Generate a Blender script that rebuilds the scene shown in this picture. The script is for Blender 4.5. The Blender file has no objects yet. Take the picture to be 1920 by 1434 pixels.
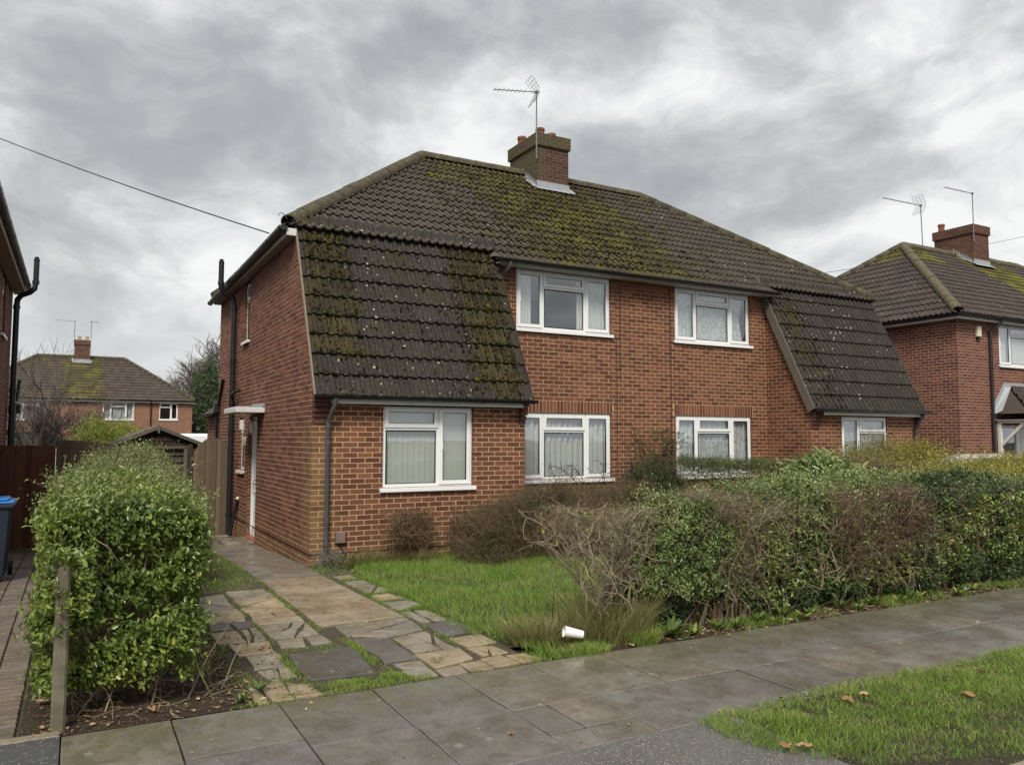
import bpy, bmesh, math, random
import numpy as np
from mathutils import Vector, Matrix

SC = bpy.context.scene
COL = SC.collection
random.seed(11)
RNG = np.random.default_rng(7)

# ------------------------------------------------------------------ camera
CAM = np.array([-2.925, -12.3322, 1.7985])
YAW, PITCH, ROLL, FPX = -0.5032, 0.0695, 0.0027, 1481.7
def cam_axes():
    fwd = np.array([math.sin(-YAW)*math.cos(PITCH), math.cos(-YAW)*math.cos(PITCH), math.sin(PITCH)])
    right = np.array([math.cos(-YAW), -math.sin(-YAW), 0.0])
    up = np.cross(right, fwd)
    c, s = math.cos(ROLL), math.sin(ROLL)
    return fwd, right*c+up*s, -right*s+up*c
FWD, RIGHT, UP = cam_axes()
cd = bpy.data.cameras.new("camera"); cam = bpy.data.objects.new("camera", cd); COL.objects.link(cam)
cd.sensor_width = 36.0; cd.lens = FPX/1920*36.0; cd.clip_start = 0.05; cd.clip_end = 2000
cam.matrix_world = Matrix([[RIGHT[0], UP[0], -FWD[0], CAM[0]], [RIGHT[1], UP[1], -FWD[1], CAM[1]],
                           [RIGHT[2], UP[2], -FWD[2], CAM[2]], [0, 0, 0, 1]])
SC.camera = cam

# ------------------------------------------------------------------ node helpers
def inp(node, name, val):
    if isinstance(val, bpy.types.NodeSocket): node.id_data.links.new(val, node.inputs[name])
    else: node.inputs[name].default_value = val
class NT:
    def __init__(s, tree): s.t = tree; s.n = tree.nodes; s.l = tree.links
    def new(s, typ, **kw):
        nd = s.n.new(typ)
        for k, v in kw.items(): setattr(nd, k, v)
        return nd
    def math(s, op, a, b=None, c=None, clamp=False):
        nd = s.new('ShaderNodeMath', operation=op, use_clamp=clamp)
        for i, v in enumerate((a, b, c)):
            if v is not None: inp(nd, i, v)
        return nd.outputs[0]
    def mix(s, fac, a, b, blend='MIX'):
        nd = s.new('ShaderNodeMix', data_type='RGBA', blend_type=blend, clamp_factor=True)
        inp(nd, 0, fac)
        for i, v in ((6, a), (7, b)):
            if not isinstance(v, bpy.types.NodeSocket): v = (*v[:3], 1)
            inp(nd, i, v)
        return nd.outputs[2]
    def noise(s, vec, scale, detail=4, rough=0.55, dist=0.0):
        nd = s.new('ShaderNodeTexNoise'); inp(nd, 'Vector', vec); inp(nd, 'Scale', scale)
        inp(nd, 'Detail', detail); inp(nd, 'Roughness', rough); inp(nd, 'Distortion', dist)
        return nd.outputs['Fac']
    def voronoi(s, vec, scale, feat='F1', out='Distance', rnd=1.0):
        nd = s.new('ShaderNodeTexVoronoi', feature=feat); inp(nd, 'Vector', vec); inp(nd, 'Scale', scale); inp(nd, 'Randomness', rnd)
        return nd.outputs[out]
    def ramp(s, fac, stops, interp='LINEAR'):
        nd = s.new('ShaderNodeValToRGB'); nd.color_ramp.interpolation = interp
        cr = nd.color_ramp
        while len(cr.elements) < len(stops): cr.elements.new(0.5)
        for e, (p, c) in zip(cr.elements, stops):
            e.position = p; e.color = (c, c, c, 1) if isinstance(c, (int, float)) else (*c[:3], 1)
        inp(nd, 'Fac', fac); return nd.outputs[0]
    def smooth(s, v, a, b):
        nd = s.new('ShaderNodeMapRange', interpolation_type='SMOOTHSTEP'); inp(nd, 0, v); inp(nd, 1, a); inp(nd, 2, b); inp(nd, 3, 0.0); inp(nd, 4, 1.0)
        return nd.outputs[0]
    def bump(s, h, strength=0.3, dist=0.01):
        nd = s.new('ShaderNodeBump'); inp(nd, 'Height', h); inp(nd, 'Strength', strength); inp(nd, 'Distance', dist); return nd.outputs[0]
    def pos(s): return s.new('ShaderNodeNewGeometry').outputs['Position']
    def sep(s, v):
        nd = s.new('ShaderNodeSeparateXYZ'); inp(nd, 0, v); return nd.outputs
    def scalev(s, v, sc):
        nd = s.new('ShaderNodeVectorMath', operation='MULTIPLY'); inp(nd, 0, v); inp(nd, 1, sc); return nd.outputs[0]
    def rnd(s):
        a = s.new('ShaderNodeAttribute', attribute_name='rnd').outputs['Fac']
        b = s.new('ShaderNodeObjectInfo').outputs['Random']
        return s.math('FRACT', s.math('ADD', a, b))
def material(name, build, col=(0.5, 0.5, 0.5), rough=0.7, spec=0.4):
    m = bpy.data.materials.new(name); m.use_nodes = True
    t = NT(m.node_tree); b = m.node_tree.nodes['Principled BSDF']
    b.inputs['Base Color'].default_value = (*col, 1); b.inputs['Roughness'].default_value = rough
    b.inputs['Specular IOR Level'].default_value = spec
    if build: build(t, b)
    return m

# ------------------------------------------------------------------ sky, sun, exposure
w = bpy.data.worlds.new("World"); SC.world = w; w.use_nodes = True
SKYLOC = (9.1, 6.2, 7.7)
def build_world():
    t = NT(w.node_tree); bg = w.node_tree.nodes['Background']
    sky = t.new('ShaderNodeTexSky', sky_type='NISHITA'); sky.sun_disc = False
    sky.sun_elevation = math.radians(48); sky.sun_rotation = math.radians(200); sky.air_density = 1.5; sky.dust_density = 3
    d = t.new('ShaderNodeTexCoord').outputs['Generated']
    s = t.sep(d)
    cv = t.new('ShaderNodeMapping'); inp(cv, 'Vector', d); inp(cv, 'Scale', (1.0, 1.0, 1.75))
    wn = t.new('ShaderNodeTexNoise'); inp(wn, 'Vector', cv.outputs[0]); inp(wn, 'Scale', 3.2); inp(wn, 'Detail', 4)
    wv = t.new('ShaderNodeVectorMath', operation='MULTIPLY_ADD'); inp(wv, 0, wn.outputs['Color']); inp(wv, 1, (0.22, 0.22, 0.26)); inp(wv, 2, cv.outputs[0])
    mp0 = t.new('ShaderNodeMapping'); inp(mp0, 'Vector', wv.outputs[0]); inp(mp0, 'Location', SKYLOC)
    big = t.noise(mp0.outputs[0], 2.9, 3, 0.5, 0.0)
    fine = t.noise(mp0.outputs[0], 7.0, 9, 0.64, 0.0)
    v = t.math('ADD', t.math('MULTIPLY', big, 0.67), t.math('MULTIPLY', fine, 0.35))
    cloud = t.ramp(v, [(0.32, (0.235, 0.242, 0.252)), (0.43, (0.30, 0.31, 0.318)), (0.49, (0.385, 0.395, 0.40)), (0.54, (0.50, 0.508, 0.51)), (0.60, (0.64, 0.64, 0.635))])
    hz = t.smooth(s[2], -0.02, 0.22)
    cloud = t.mix(hz, (0.52, 0.53, 0.545), cloud)
    skyc = t.new('ShaderNodeVectorMath', operation='SCALE'); inp(skyc, 0, sky.outputs[0]); skyc.inputs['Scale'].default_value = 0.1
    c = t.mix(0.95, skyc.outputs[0], cloud)
    below = t.smooth(s[2], -0.06, -0.01)
    c = t.mix(below, (0.09, 0.09, 0.08), c)
    inp(bg, 'Color', c); bg.inputs['Strength'].default_value = 0.60
build_world()
sl = bpy.data.lights.new("sun", 'SUN'); sl.energy = 1.5; sl.angle = math.radians(18); sl.color = (1.0, 0.95, 0.86)
so = bpy.data.objects.new("sun", sl); COL.objects.link(so)
SUND = Vector((-0.42, -0.66, 0.86)).normalized()
so.rotation_euler = SUND.to_track_quat('Z', 'Y').to_euler(); so.location = (0, -20, 30)
SC.view_settings.view_transform = 'Standard'; SC.view_settings.look = 'None'
SC.view_settings.exposure = 1.32; SC.view_settings.gamma = 1.0; SC.view_settings.use_curve_mapping = False
SC.cycles.max_bounces = 5; SC.cycles.diffuse_bounces = 2; SC.cycles.glossy_bounces = 2; SC.cycles.transmission_bounces = 3
SC.cycles.transparent_max_bounces = 8; SC.cycles.use_denoising = True
SC.cycles.caustics_reflective = False; SC.cycles.caustics_refractive = False

# ------------------------------------------------------------------ object helpers
WL = {}
def thing(name, label, cat, loc=(0, 0, 0), group=None):
    o = bpy.data.objects.new(name, None); COL.objects.link(o); o.empty_display_size = 0.2
    o.location = loc; WL[o.name] = np.array(loc, float)
    tag(o, label, cat, group); return o
def tag(o, label, cat, group=None):
    o['label'] = label; o['category'] = cat
    if group: o['group'] = group
    return o
def par(o, parent, label=None):
    base = np.zeros(3)
    wl = WL.get(o.name, np.zeros(3))
    if parent is not None:
        o.parent = parent; base = WL.get(parent.name, np.zeros(3))
    o.location = tuple(wl-base)
    if label: o['label'] = label
    return o
def link(name, me, mat, parent=None, loc=(0, 0, 0), kind=None, smooth=False):
    if mat is not None and len(me.materials) == 0: me.materials.append(mat)
    if smooth: me.polygons.foreach_set('use_smooth', [True]*len(me.polygons)); me.update()
    o = bpy.data.objects.new(name, me); COL.objects.link(o); WL[o.name] = np.array(loc, float)
    par(o, parent)
    if kind: o['kind'] = kind
    return o
def np_mesh(name, V, F, rnd=None):
    V = np.asarray(V, np.float32).reshape(-1, 3); F = np.asarray(F, np.int32)
    me = bpy.data.meshes.new(name); m, k = F.shape
    me.vertices.add(len(V)); me.vertices.foreach_set('co', V.ravel())
    me.loops.add(m*k); me.loops.foreach_set('vertex_index', F.ravel())
    me.polygons.add(m); me.polygons.foreach_set('loop_start', np.arange(0, m*k, k, dtype=np.int32))
    if rnd is not None:
        a = me.attributes.new('rnd', 'FLOAT', 'POINT'); a.data.foreach_set('value', np.asarray(rnd, np.float32))
    me.update(calc_edges=True); me.shade_flat(); return me
class MB:
    def __init__(s): s.v = []; s.f = []; s.r = []; s.cur = 0.0
    def add(s, vs, fs):
        b = len(s.v); s.v += [tuple(map(float, q)) for q in vs]; s.r += [s.cur]*len(vs); s.f += [tuple(b+i for i in f) for f in fs]; return s
    def box(s, x0, x1, y0, y1, z0, z1, M=None):
        vs = [(x, y, z) for z in (z0, z1) for y in (y0, y1) for x in (x0, x1)]
        if M is not None: vs = [tuple(M @ Vector(q)) for q in vs]
        return s.add(vs, [(0, 2, 3, 1), (4, 5, 7, 6), (0, 1, 5, 4), (2, 6, 7, 3), (0, 4, 6, 2), (1, 3, 7, 5)])
    def bbox(s, x0, x1, y0, y1, z0, z1, b=0.004, M=None):
        me = bmesh.new(); bmesh.ops.create_cube(me, size=1)
        for q in me.verts: q.co = Vector((x0 if q.co.x < 0 else x1, y0 if q.co.y < 0 else y1, z0 if q.co.z < 0 else z1))
        bmesh.ops.bevel(me, geom=me.edges[:], offset=b, segments=1, affect='EDGES')
        me.verts.index_update()
        vs = [q.co.copy() if M is None else M @ q.co for q in me.verts]
        s.add(vs, [tuple(x.index for x in f.verts) for f in me.faces]); me.free(); return s
    def tube(s, pts, r, n=8, cap=True):
        pts = [Vector(p) for p in pts]; rs = r if isinstance(r, (list, tuple)) else [r]*len(pts)
        b = len(s.v); prev = None
        for i, p in enumerate(pts):
            d = (pts[min(i+1, len(pts)-1)]-pts[max(i-1, 0)]).normalized()
            if prev is None: a = d.orthogonal().normalized()
            else:
                a = prev-d*prev.dot(d); a = a.normalized() if a.length > 1e-6 else d.orthogonal().normalized()
            prev = a; c = d.cross(a)
            for k in range(n):
                t = 2*math.pi*k/n; s.v.append(tuple(p+(a*math.cos(t)+c*math.sin(t))*rs[i])); s.r.append(s.cur)
        for i in range(len(pts)-1):
            for k in range(n):
                s.f.append((b+i*n+k, b+i*n+(k+1) % n, b+(i+1)*n+(k+1) % n, b+(i+1)*n+k))
        if cap:
            s.f.append(tuple(b+k for k in range(n))[::-1]); s.f.append(tuple(b+(len(pts)-1)*n+k for k in range(n)))
        return s
    def prism(s, poly, z0, z1, M=None):
        n = len(poly); vs = [(p[0], p[1], z0) for p in poly]+[(p[0], p[1], z1) for p in poly]
        if M is not None: vs = [tuple(M @ Vector(q)) for q in vs]
        return s.add(vs, [tuple(range(n))[::-1], tuple(range(n, 2*n))]+[(i, (i+1) % n, n+(i+1) % n, n+i) for i in range(n)])
    def quad(s, *q): return s.add(q, [tuple(range(len(q)))])
    def mesh(s, name):
        me = bpy.data.meshes.new(name); me.from_pydata(s.v, [], s.f)
        a = me.attributes.new('rnd', 'FLOAT', 'POINT'); a.data.foreach_set('value', np.array(s.r, np.float32))
        me.update(); return me
    def build(s, name, mat, parent=None, kind=None, smooth=False, fixn=False, loc=(0, 0, 0)):
        me = s.mesh(name)
        if fixn:
            bm = bmesh.new(); bm.from_mesh(me); bmesh.ops.recalc_face_normals(bm, faces=bm.faces); bm.to_mesh(me); bm.free()
        o = link(name, me, mat, parent, loc, kind)
        if smooth:
            me.polygons.foreach_set('use_smooth', [True]*len(me.polygons))
            try: me.set_sharp_from_angle(angle=math.radians(40))
            except Exception: pass
        return o
def frame(O, U, V, N):
    return Matrix([[U[0], V[0], N[0], O[0]], [U[1], V[1], N[1], O[1]], [U[2], V[2], N[2], O[2]], [0, 0, 0, 1]])
A = lambda *x: np.array(x, float)
def score(p, n, area):
    """How large a piece shows: projected area, zero when outside the picture or turned away."""
    d = p-CAM; z = d @ FWD
    if z < 0.3: return 0
    x = 960+FPX*(d @ RIGHT)/z; y = 717-FPX*(d @ UP)/z
    if not (-10 < x < 1930 and -10 < y < 1444): return 0
    L = np.linalg.norm(d); c = -(d @ n)/L
    return max(c, 0)*area/L/L

# ------------------------------------------------------------------ materials
def m_brick(name, lo, hi, stain_tint=0.0, rear=False):
    def f(t, b):
        p = t.pos(); r = t.rnd()
        c = t.ramp(r, [(0.0, lo), (0.35, tuple(0.6*a+0.4*q for a, q in zip(lo, hi))), (0.8, hi), (1.0, tuple(min(1, a*1.18) for a in hi))])
        n = t.noise(p, 45, 4, 0.65); big = t.noise(p, 1.3, 4, 0.6)
        c = t.mix(t.ramp(n, [(0.3, 0.0), (0.75, 0.7)]), c, (lo[0]*0.75, lo[1]*0.8, lo[2]*0.9))
        c = t.mix(t.math('MULTIPLY', t.ramp(big, [(0.46, 0.0), (0.75, 0.45)]), 1.0), c, (0.125, 0.060, 0.038))
        spk = t.noise(p, 210, 2, 0.5); c = t.mix(t.ramp(spk, [(0.62, 0.0), (0.8, 0.35)]), c, (0.42, 0.30, 0.22))
        if stain_tint:
            s = t.sep(p)
            low = t.math('SUBTRACT', 1.0, t.smooth(s[2], 0.3, 2.1))
            near = t.math('SUBTRACT', 1.0, t.smooth(t.math('ABSOLUTE', s[0]), 0.12, 0.5))
            y = t.math('SUBTRACT', 1.0, t.smooth(s[1], -1.05, -0.3))
            low2 = t.math('SUBTRACT', 1.0, t.smooth(s[2], 0.0, 0.6))
            mk = t.math('MAXIMUM', t.math('MULTIPLY', t.math('MULTIPLY', t.math('SUBTRACT', 1.0, t.smooth(s[2], 1.3, 2.3)), near), y), t.math('MULTIPLY', low2, 0.5))
            mk = t.math('MULTIPLY', mk, t.smooth(t.noise(p, 5, 4, 0.6), 0.28, 0.55))
            c = t.mix(t.math('MULTIPLY', mk, stain_tint), c, (0.235, 0.175, 0.07))
        inp(b, 'Base Color', c); b.inputs['Roughness'].default_value = 0.88; b.inputs['Specular IOR Level'].default_value = 0.25
        inp(b, 'Normal', t.bump(n, 0.35, 0.004))
    return material(name, f)
BRICK = m_brick('red_brick', (0.105, 0.038, 0.026), (0.240, 0.096, 0.055), 0.5)
BRICK2 = m_brick('red_brick_neighbour', (0.115, 0.044, 0.031), (0.225, 0.093, 0.058), 0.0)
BRICKC = m_brick('chimney_brick', (0.075, 0.032, 0.024), (0.145, 0.058, 0.04), 0.0)
def m_mortar(name, col, stain_tint=True):
    def f(t, b):
        p = t.pos(); n = t.noise(p, 30, 4, 0.6); g = t.noise(p, 0.9, 3, 0.5)
        c = t.mix(n, tuple(a*0.75 for a in col), tuple(min(1, a*1.2) for a in col))
        c = t.mix(t.ramp(g, [(0.4, 0.0), (0.7, 0.6)]), c, (col[0]*0.85, col[1]*0.78, col[2]*0.85))
        if stain_tint:
            # the side wall is pointed in a pinker mortar than the front
            s = t.sep(p); c = t.mix(t.math('SUBTRACT', 1.0, t.smooth(s[0], 0.0, 0.012)), c, (0.62, 0.45, 0.32))
            top = t.smooth(s[2], 4.45, 4.8); c = t.mix(t.math('MULTIPLY', top, 0.75), c, (0.13, 0.06, 0.045))  # mortar grades darker and redder towards the wall top
        inp(b, 'Base Color', c); b.inputs['Roughness'].default_value = 0.95; b.inputs['Specular IOR Level'].default_value = 0.1
    return material(name, f)
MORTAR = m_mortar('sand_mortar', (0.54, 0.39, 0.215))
MORTAR2 = m_mortar('pink_mortar', (0.50, 0.36, 0.27), False)
MORTARC = m_mortar('dirty_mortar', (0.23, 0.185, 0.14), False)
def m_brick_far(name):
    def f(t, b):
        p = t.pos(); s = t.sep(p)
        cv = t.new('ShaderNodeCombineXYZ'); inp(cv, 0, t.math('ADD', s[0], s[1])); inp(cv, 1, s[2])
        br = t.new('ShaderNodeTexBrick'); inp(br, 'Vector', cv.outputs[0]); inp(br, 'Color1', (0.23, 0.092, 0.055, 1)); inp(br, 'Color2', (0.13, 0.052, 0.034, 1)); inp(br, 'Mortar', (0.42, 0.28, 0.2, 1))
        inp(br, 'Scale', 1.0); inp(br, 'Mortar Size', 0.009); inp(br, 'Brick Width', 0.225); inp(br, 'Row Height', 0.075); inp(br, 'Bias', 0.0)
        c = t.mix(t.ramp(t.noise(p, 0.8, 4, 0.6), [(0.4, 0.0), (0.75, 0.5)]), br.outputs[0], (0.2, 0.1, 0.06))
        inp(b, 'Base Color', c); inp(b, 'Normal', t.bump(br.outputs['Fac'], -0.4, 0.01)); b.inputs['Roughness'].default_value = 0.9
    return material(name, f)
BRICKFAR = m_brick_far('far_brick')
def m_tile(name, base, moss=(), lichen=0.5, mosscol=((0.085, 0.075, 0.018), (0.20, 0.20, 0.025))):
    """moss: list of (cx, cy_or_None, halfwidth, amount, skew) patches along x"""
    def f(t, b):
        p = t.pos(); r = t.rnd(); s = t.sep(p)
        c = t.mix(r, tuple(a*0.72 for a in base), tuple(a*1.35 for a in base))
        n1 = t.noise(p, 60, 4, 0.7); n2 = t.noise(p, 3.2, 5, 0.65); n3 = t.noise(p, 14, 5, 0.7)
        c = t.mix(t.ramp(n1, [(0.35, 0.0), (0.7, 0.6)]), c, tuple(a*1.75 for a in base))
        c = t.mix(t.ramp(n2, [(0.5, 0.0), (0.72, 0.5)]), c, (base[0]*0.9+0.012, base[1]*0.9+0.014, base[2]*0.8))
        # pale crusty lichen spots
        vd = t.voronoi(p, 13); vs = t.voronoi(p, 13, out='Color'); rs = t.sep(vs)
        sp = t.math('MULTIPLY', t.math('LESS_THAN', vd, t.math('MULTIPLY', rs[0], 0.30)), t.math('GREATER_THAN', rs[1], 1-0.42*lichen))
        sp = t.math('MULTIPLY', sp, t.smooth(n3, 0.42, 0.5))
        c = t.mix(t.math('MULTIPLY', sp, 0.8), c, (0.44, 0.44, 0.34))
        vd2 = t.voronoi(p, 42); rs2 = t.sep(t.voronoi(p, 42, out='Color'))
        sp2 = t.math('MULTIPLY', t.math('LESS_THAN', vd2, 0.28), t.math('GREATER_THAN', rs2[0], 1-0.4*lichen))
        c = t.mix(t.math('MULTIPLY', sp2, 0.45), c, (0.32, 0.32, 0.26))
        mk = None
        for (x0, x1, z0, z1, amt) in moss:
            mx = t.math('MULTIPLY', t.smooth(s[0], x0-0.55, x0+0.45), t.math('SUBTRACT', 1.0, t.smooth(s[0], x1-0.5, x1+0.9)))
            mz = t.math('MULTIPLY', t.smooth(s[2], z0-0.3, z0+0.2), t.math('SUBTRACT', 1.0, t.smooth(s[2], z1-0.2, z1+0.5)))
            q = t.math('MULTIPLY', t.math('MULTIPLY', mx, mz), amt)
            mk = q if mk is None else t.math('MAXIMUM', mk, q)
        h = n1
        if mk is not None:
            cover = t.smooth(t.math('ADD', mk, t.math('MULTIPLY', t.math('SUBTRACT', t.math('ADD', t.math('MULTIPLY', n3, 0.6), t.math('MULTIPLY', n2, 0.5)), 0.55), 2.0)), 0.42, 0.72)
            mc = t.mix(t.smooth(t.noise(p, 1.6, 4, 0.6), 0.42, 0.62), mosscol[0], mosscol[1])
            mc = t.mix(t.ramp(n1, [(0.3, 0.0), (0.75, 0.7)]), mc, (0.055, 0.04, 0.012))
            c = t.mix(t.math('MULTIPLY', cover, 0.92), c, mc)
            h = t.math('ADD', n1, t.math('MULTIPLY', cover, t.math('ADD', 0.6, t.noise(p, 35, 3, 0.7))))
        inp(b, 'Base Color', c); b.inputs['Roughness'].default_value = 0.78; b.inputs['Specular IOR Level'].default_value = 0.3
        inp(b, 'Normal', t.bump(h, 0.6, 0.012))
    return material(name, f)
TILE_MAIN = m_tile('roof_tile_main', (0.052, 0.042, 0.033), [(4.2, 8.4, 4.8, 8.2, 0.62), (5.6, 7.0, 5.6, 7.5, 0.95), (3.2, 5.0, 7.2, 8.2, 0.65), (8.6, 10.2, 7.4, 8.2, 0.5)], 0.25, ((0.048, 0.039, 0.014), (0.125, 0.120, 0.022)))
TILE_CAT = m_tile('roof_tile_catslide', (0.026, 0.022, 0.018), [(-0.1, 0.8, 3.0, 5.2, 0.75), (2.6, 3.35, 2.5, 5.0, 0.90), (10.2, 10.9, 3.0, 5.0, 0.6), (0.9, 2.6, 3.9, 4.9, 0.42)], 0.62, ((0.020, 0.015, 0.008), (0.052, 0.043, 0.014)))
TILE_R = m_tile('roof_tile_neighbour', (0.054, 0.042, 0.036), [(22.8, 25.2, 4.8, 8.2, 0.95), (19.6, 21.2, 7.3, 8.3, 0.8)], 0.2)
TILE_B = m_tile('roof_tile_rear', (0.068, 0.052, 0.043), [(-4.0, -1.4, 2.5, 8.0, 0.62), (-12, -4, 6.2, 8.0, 0.5)], 0.3)
def m_simple(name, col, rough=0.5, spec=0.4, var=0.12, scale=8, bump=0.0):
    def f(t, b):
        p = t.pos(); n = t.noise(p, scale, 4, 0.6)
        inp(b, 'Base Color', t.mix(n, tuple(a*(1-var*2) for a in col), tuple(min(1, a*(1+var)) for a in col)))
        inp(b, 'Roughness', t.math('ADD', t.math('MULTIPLY', t.math('SUBTRACT', n, 0.5), 0.3), rough))
        if bump: inp(b, 'Normal', t.bump(t.noise(p, scale*6, 4, 0.6), bump, 0.005))
    return material(name, f, col, rough, spec)
WHITE = m_simple('white_plastic', (0.80, 0.81, 0.80), 0.32, 0.5, 0.04, 3)
PAINT = m_simple('white_painted_board', (0.70, 0.70, 0.67), 0.5, 0.4, 0.14, 5)
SOFFIT_BOUNCE = m_simple('soffit_brick_bounce', (0.36, 0.28, 0.22), 0.6, 0.3, 0.1, 3)  # whitish board; brown light reflected off the brick is put into its colour
BLACK = m_simple('black_plastic', (0.018, 0.018, 0.020), 0.38, 0.5, 0.2, 6)
GREYP = m_simple('grey_plastic_pipe', (0.075, 0.078, 0.083), 0.45, 0.5, 0.2, 6)
LEAD = m_simple('lead_sheet', (0.36, 0.38, 0.40), 0.55, 0.4, 0.2, 12, 0.2)
POT = m_simple('terracotta', (0.22, 0.085, 0.058), 0.8, 0.2, 0.25, 10, 0.2)
BUFFPOT = m_simple('buff_clay', (0.50, 0.36, 0.24), 0.8, 0.2, 0.2, 10)
METAL = m_simple('dull_aluminium', (0.20, 0.20, 0.21), 0.5, 0.5, 0.2, 20)
RUBBER = m_simple('rubber_seal', (0.02, 0.02, 0.02), 0.6, 0.3, 0.1, 4)
DARKROOM = m_simple('room_wall', (0.16, 0.155, 0.14), 0.9, 0.1, 0.1, 2)
CONC = m_simple('concrete_post', (0.185, 0.165, 0.115), 0.9, 0.15, 0.45, 7, 0.7)
CREAM = m_simple('cream_plastic', (0.70, 0.66, 0.50), 0.4, 0.5, 0.06, 5)
def m_ridge(name, base, mossy=0.5):
    def f(t, b):
        p = t.pos(); n = t.noise(p, 7, 5, 0.7); n2 = t.noise(p, 55, 4, 0.7)
        c = t.mix(n2, tuple(a*0.65 for a in base), tuple(a*1.45 for a in base))
        c = t.mix(t.math('MULTIPLY', t.smooth(n, 0.45, 0.62), mossy), c, (0.13, 0.115, 0.035))
        v = t.voronoi(p, 26); c = t.mix(t.math('MULTIPLY', t.math('LESS_THAN', v, 0.2), 0.4), c, (0.4, 0.38, 0.3))
        inp(b, 'Base Color', c); b.inputs['Roughness'].default_value = 0.9; inp(b, 'Normal', t.bump(n2, 0.5, 0.01))
    return material(name, f)
RIDGE = m_ridge('ridge_clay', (0.062, 0.051, 0.037), 0.5)
RIDGE2 = m_ridge('ridge_clay_neighbour', (0.095, 0.080, 0.057), 0.5)
def m_mosschim(name):
    def f(t, b):
        p = t.pos(); r = t.rnd(); s = t.sep(p)
        c = t.ramp(r, [(0.0, (0.055, 0.026, 0.020)), (1.0, (0.105, 0.045, 0.032))])
        n = t.noise(p, 6, 5, 0.7); n2 = t.noise(p, 50, 4, 0.7)
        west = t.math('SUBTRACT', 1.0, t.smooth(s[0], 6.40, 6.95))
        top = t.smooth(s[2], 8.45, 8.8)
        mk = t.math('MAXIMUM', t.math('MULTIPLY', west, 0.95), t.math('MULTIPLY', top, 1.0))
        mk = t.smooth(t.math('ADD', mk, t.math('MULTIPLY', t.math('SUBTRACT', n, 0.5), 1.6)), 0.5, 0.95)
        c = t.mix(t.math('MULTIPLY', mk, 0.85), c, t.mix(n2, (0.030, 0.027, 0.014), (0.105, 0.095, 0.034)))
        inp(b, 'Base Color', c); b.inputs['Roughness'].default_value = 0.92; inp(b, 'Normal', t.bump(n2, 0.5, 0.006))
    return material(name, f)
BRICKCHIM = m_mosschim('mossy_chimney_brick')
def m_glass():
    m = bpy.data.materials.new('window_glass'); m.use_nodes = True; t = NT(m.node_tree); n = m.node_tree.nodes
    n.remove(n['Principled BSDF']); out = n['Material Output']
    tr = t.new('ShaderNodeBsdfTransparent'); tr.inputs[0].default_value = (0.92, 0.945, 0.935, 1)
    gl = t.new('ShaderNodeBsdfGlossy'); gl.inputs['Roughness'].default_value = 0.015; gl.inputs[0].default_value = (0.92, 0.95, 1.0, 1)
    inp(gl, 'Normal', t.bump(t.noise(t.pos(), 1.6, 2, 0.5), 0.05, 0.02))
    fr = t.new('ShaderNodeLayerWeight'); fr.inputs[0].default_value = 0.5
    fac = t.math('ADD', t.math('MULTIPLY', t.math('POWER', fr.outputs['Facing'], 2.6), 0.85), 0.20, clamp=True)
    mx = t.new('ShaderNodeMixShader'); inp(mx, 0, fac); inp(mx, 1, tr.outputs[0]); inp(mx, 2, gl.outputs[0])
    inp(out, 'Surface', mx.outputs[0]); return m
GLASS = m_glass()
def m_cloth(name, col, lace=False):
    m = bpy.data.materials.new(name); m.use_nodes = True; t = NT(m.node_tree); n = m.node_tree.nodes
    n.remove(n['Principled BSDF']); out = n['Material Output']; p = t.pos()
    df = t.new('ShaderNodeBsdfDiffuse'); tl = t.new('ShaderNodeBsdfTranslucent')
    c = t.mix(t.noise(p, 6, 3, 0.5), tuple(a*0.88 for a in col), col)
    if lace:
        v = t.voronoi(p, 34, feat='DISTANCE_TO_EDGE'); nn = t.noise(p, 11, 4, 0.7)
        c = t.mix(t.math('MULTIPLY', t.smooth(v, 0.05, 0.14), t.smooth(nn, 0.42, 0.58)), c, tuple(a*0.48 for a in col))
    inp(df, 0, c); inp(tl, 0, c)
    mx = t.new('ShaderNodeMixShader'); inp(mx, 0, 0.25); inp(mx, 1, df.outputs[0]); inp(mx, 2, tl.outputs[0]); inp(out, 'Surface', mx.outputs[0]); return m
NET = m_cloth('net_curtain', (0.88, 0.91, 0.89)); LACE = m_cloth('lace_curtain', (0.88, 0.93, 0.94), True); BLIND = m_cloth('blind_fabric', (0.80, 0.85, 0.77))
def m_leaf(name, stops, rough=0.36, trans=0.27, spec=0.6):
    m = bpy.data.materials.new(name); m.use_nodes = True; t = NT(m.node_tree); n = m.node_tree.nodes
    b = n['Principled BSDF']; out = n['Material Output']
    a = t.new('ShaderNodeAttribute', attribute_name='rnd').outputs['Fac']; p = t.pos()
    c = t.ramp(a, stops); c = t.mix(t.ramp(t.noise(p, 2.2, 3, 0.5), [(0.35, 0.0), (0.7, 0.45)]), c, t.mix(0.5, c, stops[-1][1]))
    inp(b, 'Base Color', c); b.inputs['Roughness'].default_value = rough; b.inputs['Specular IOR Level'].default_value = spec
    tl = t.new('ShaderNodeBsdfTranslucent'); inp(tl, 0, c)
    mx = t.new('ShaderNodeMixShader'); inp(mx, 0, trans); inp(mx, 1, b.outputs[0]); inp(mx, 2, tl.outputs[0]); inp(out, 'Surface', mx.outputs[0]); return m
L_PRIVET = m_leaf('privet_leaf', [(0.0, (0.038, 0.079, 0.018)), (0.45, (0.102, 0.173, 0.031)), (0.8, (0.205, 0.288, 0.054)), (0.97, (0.384, 0.435, 0.077)), (1.0, (0.435, 0.422, 0.077))])
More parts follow.
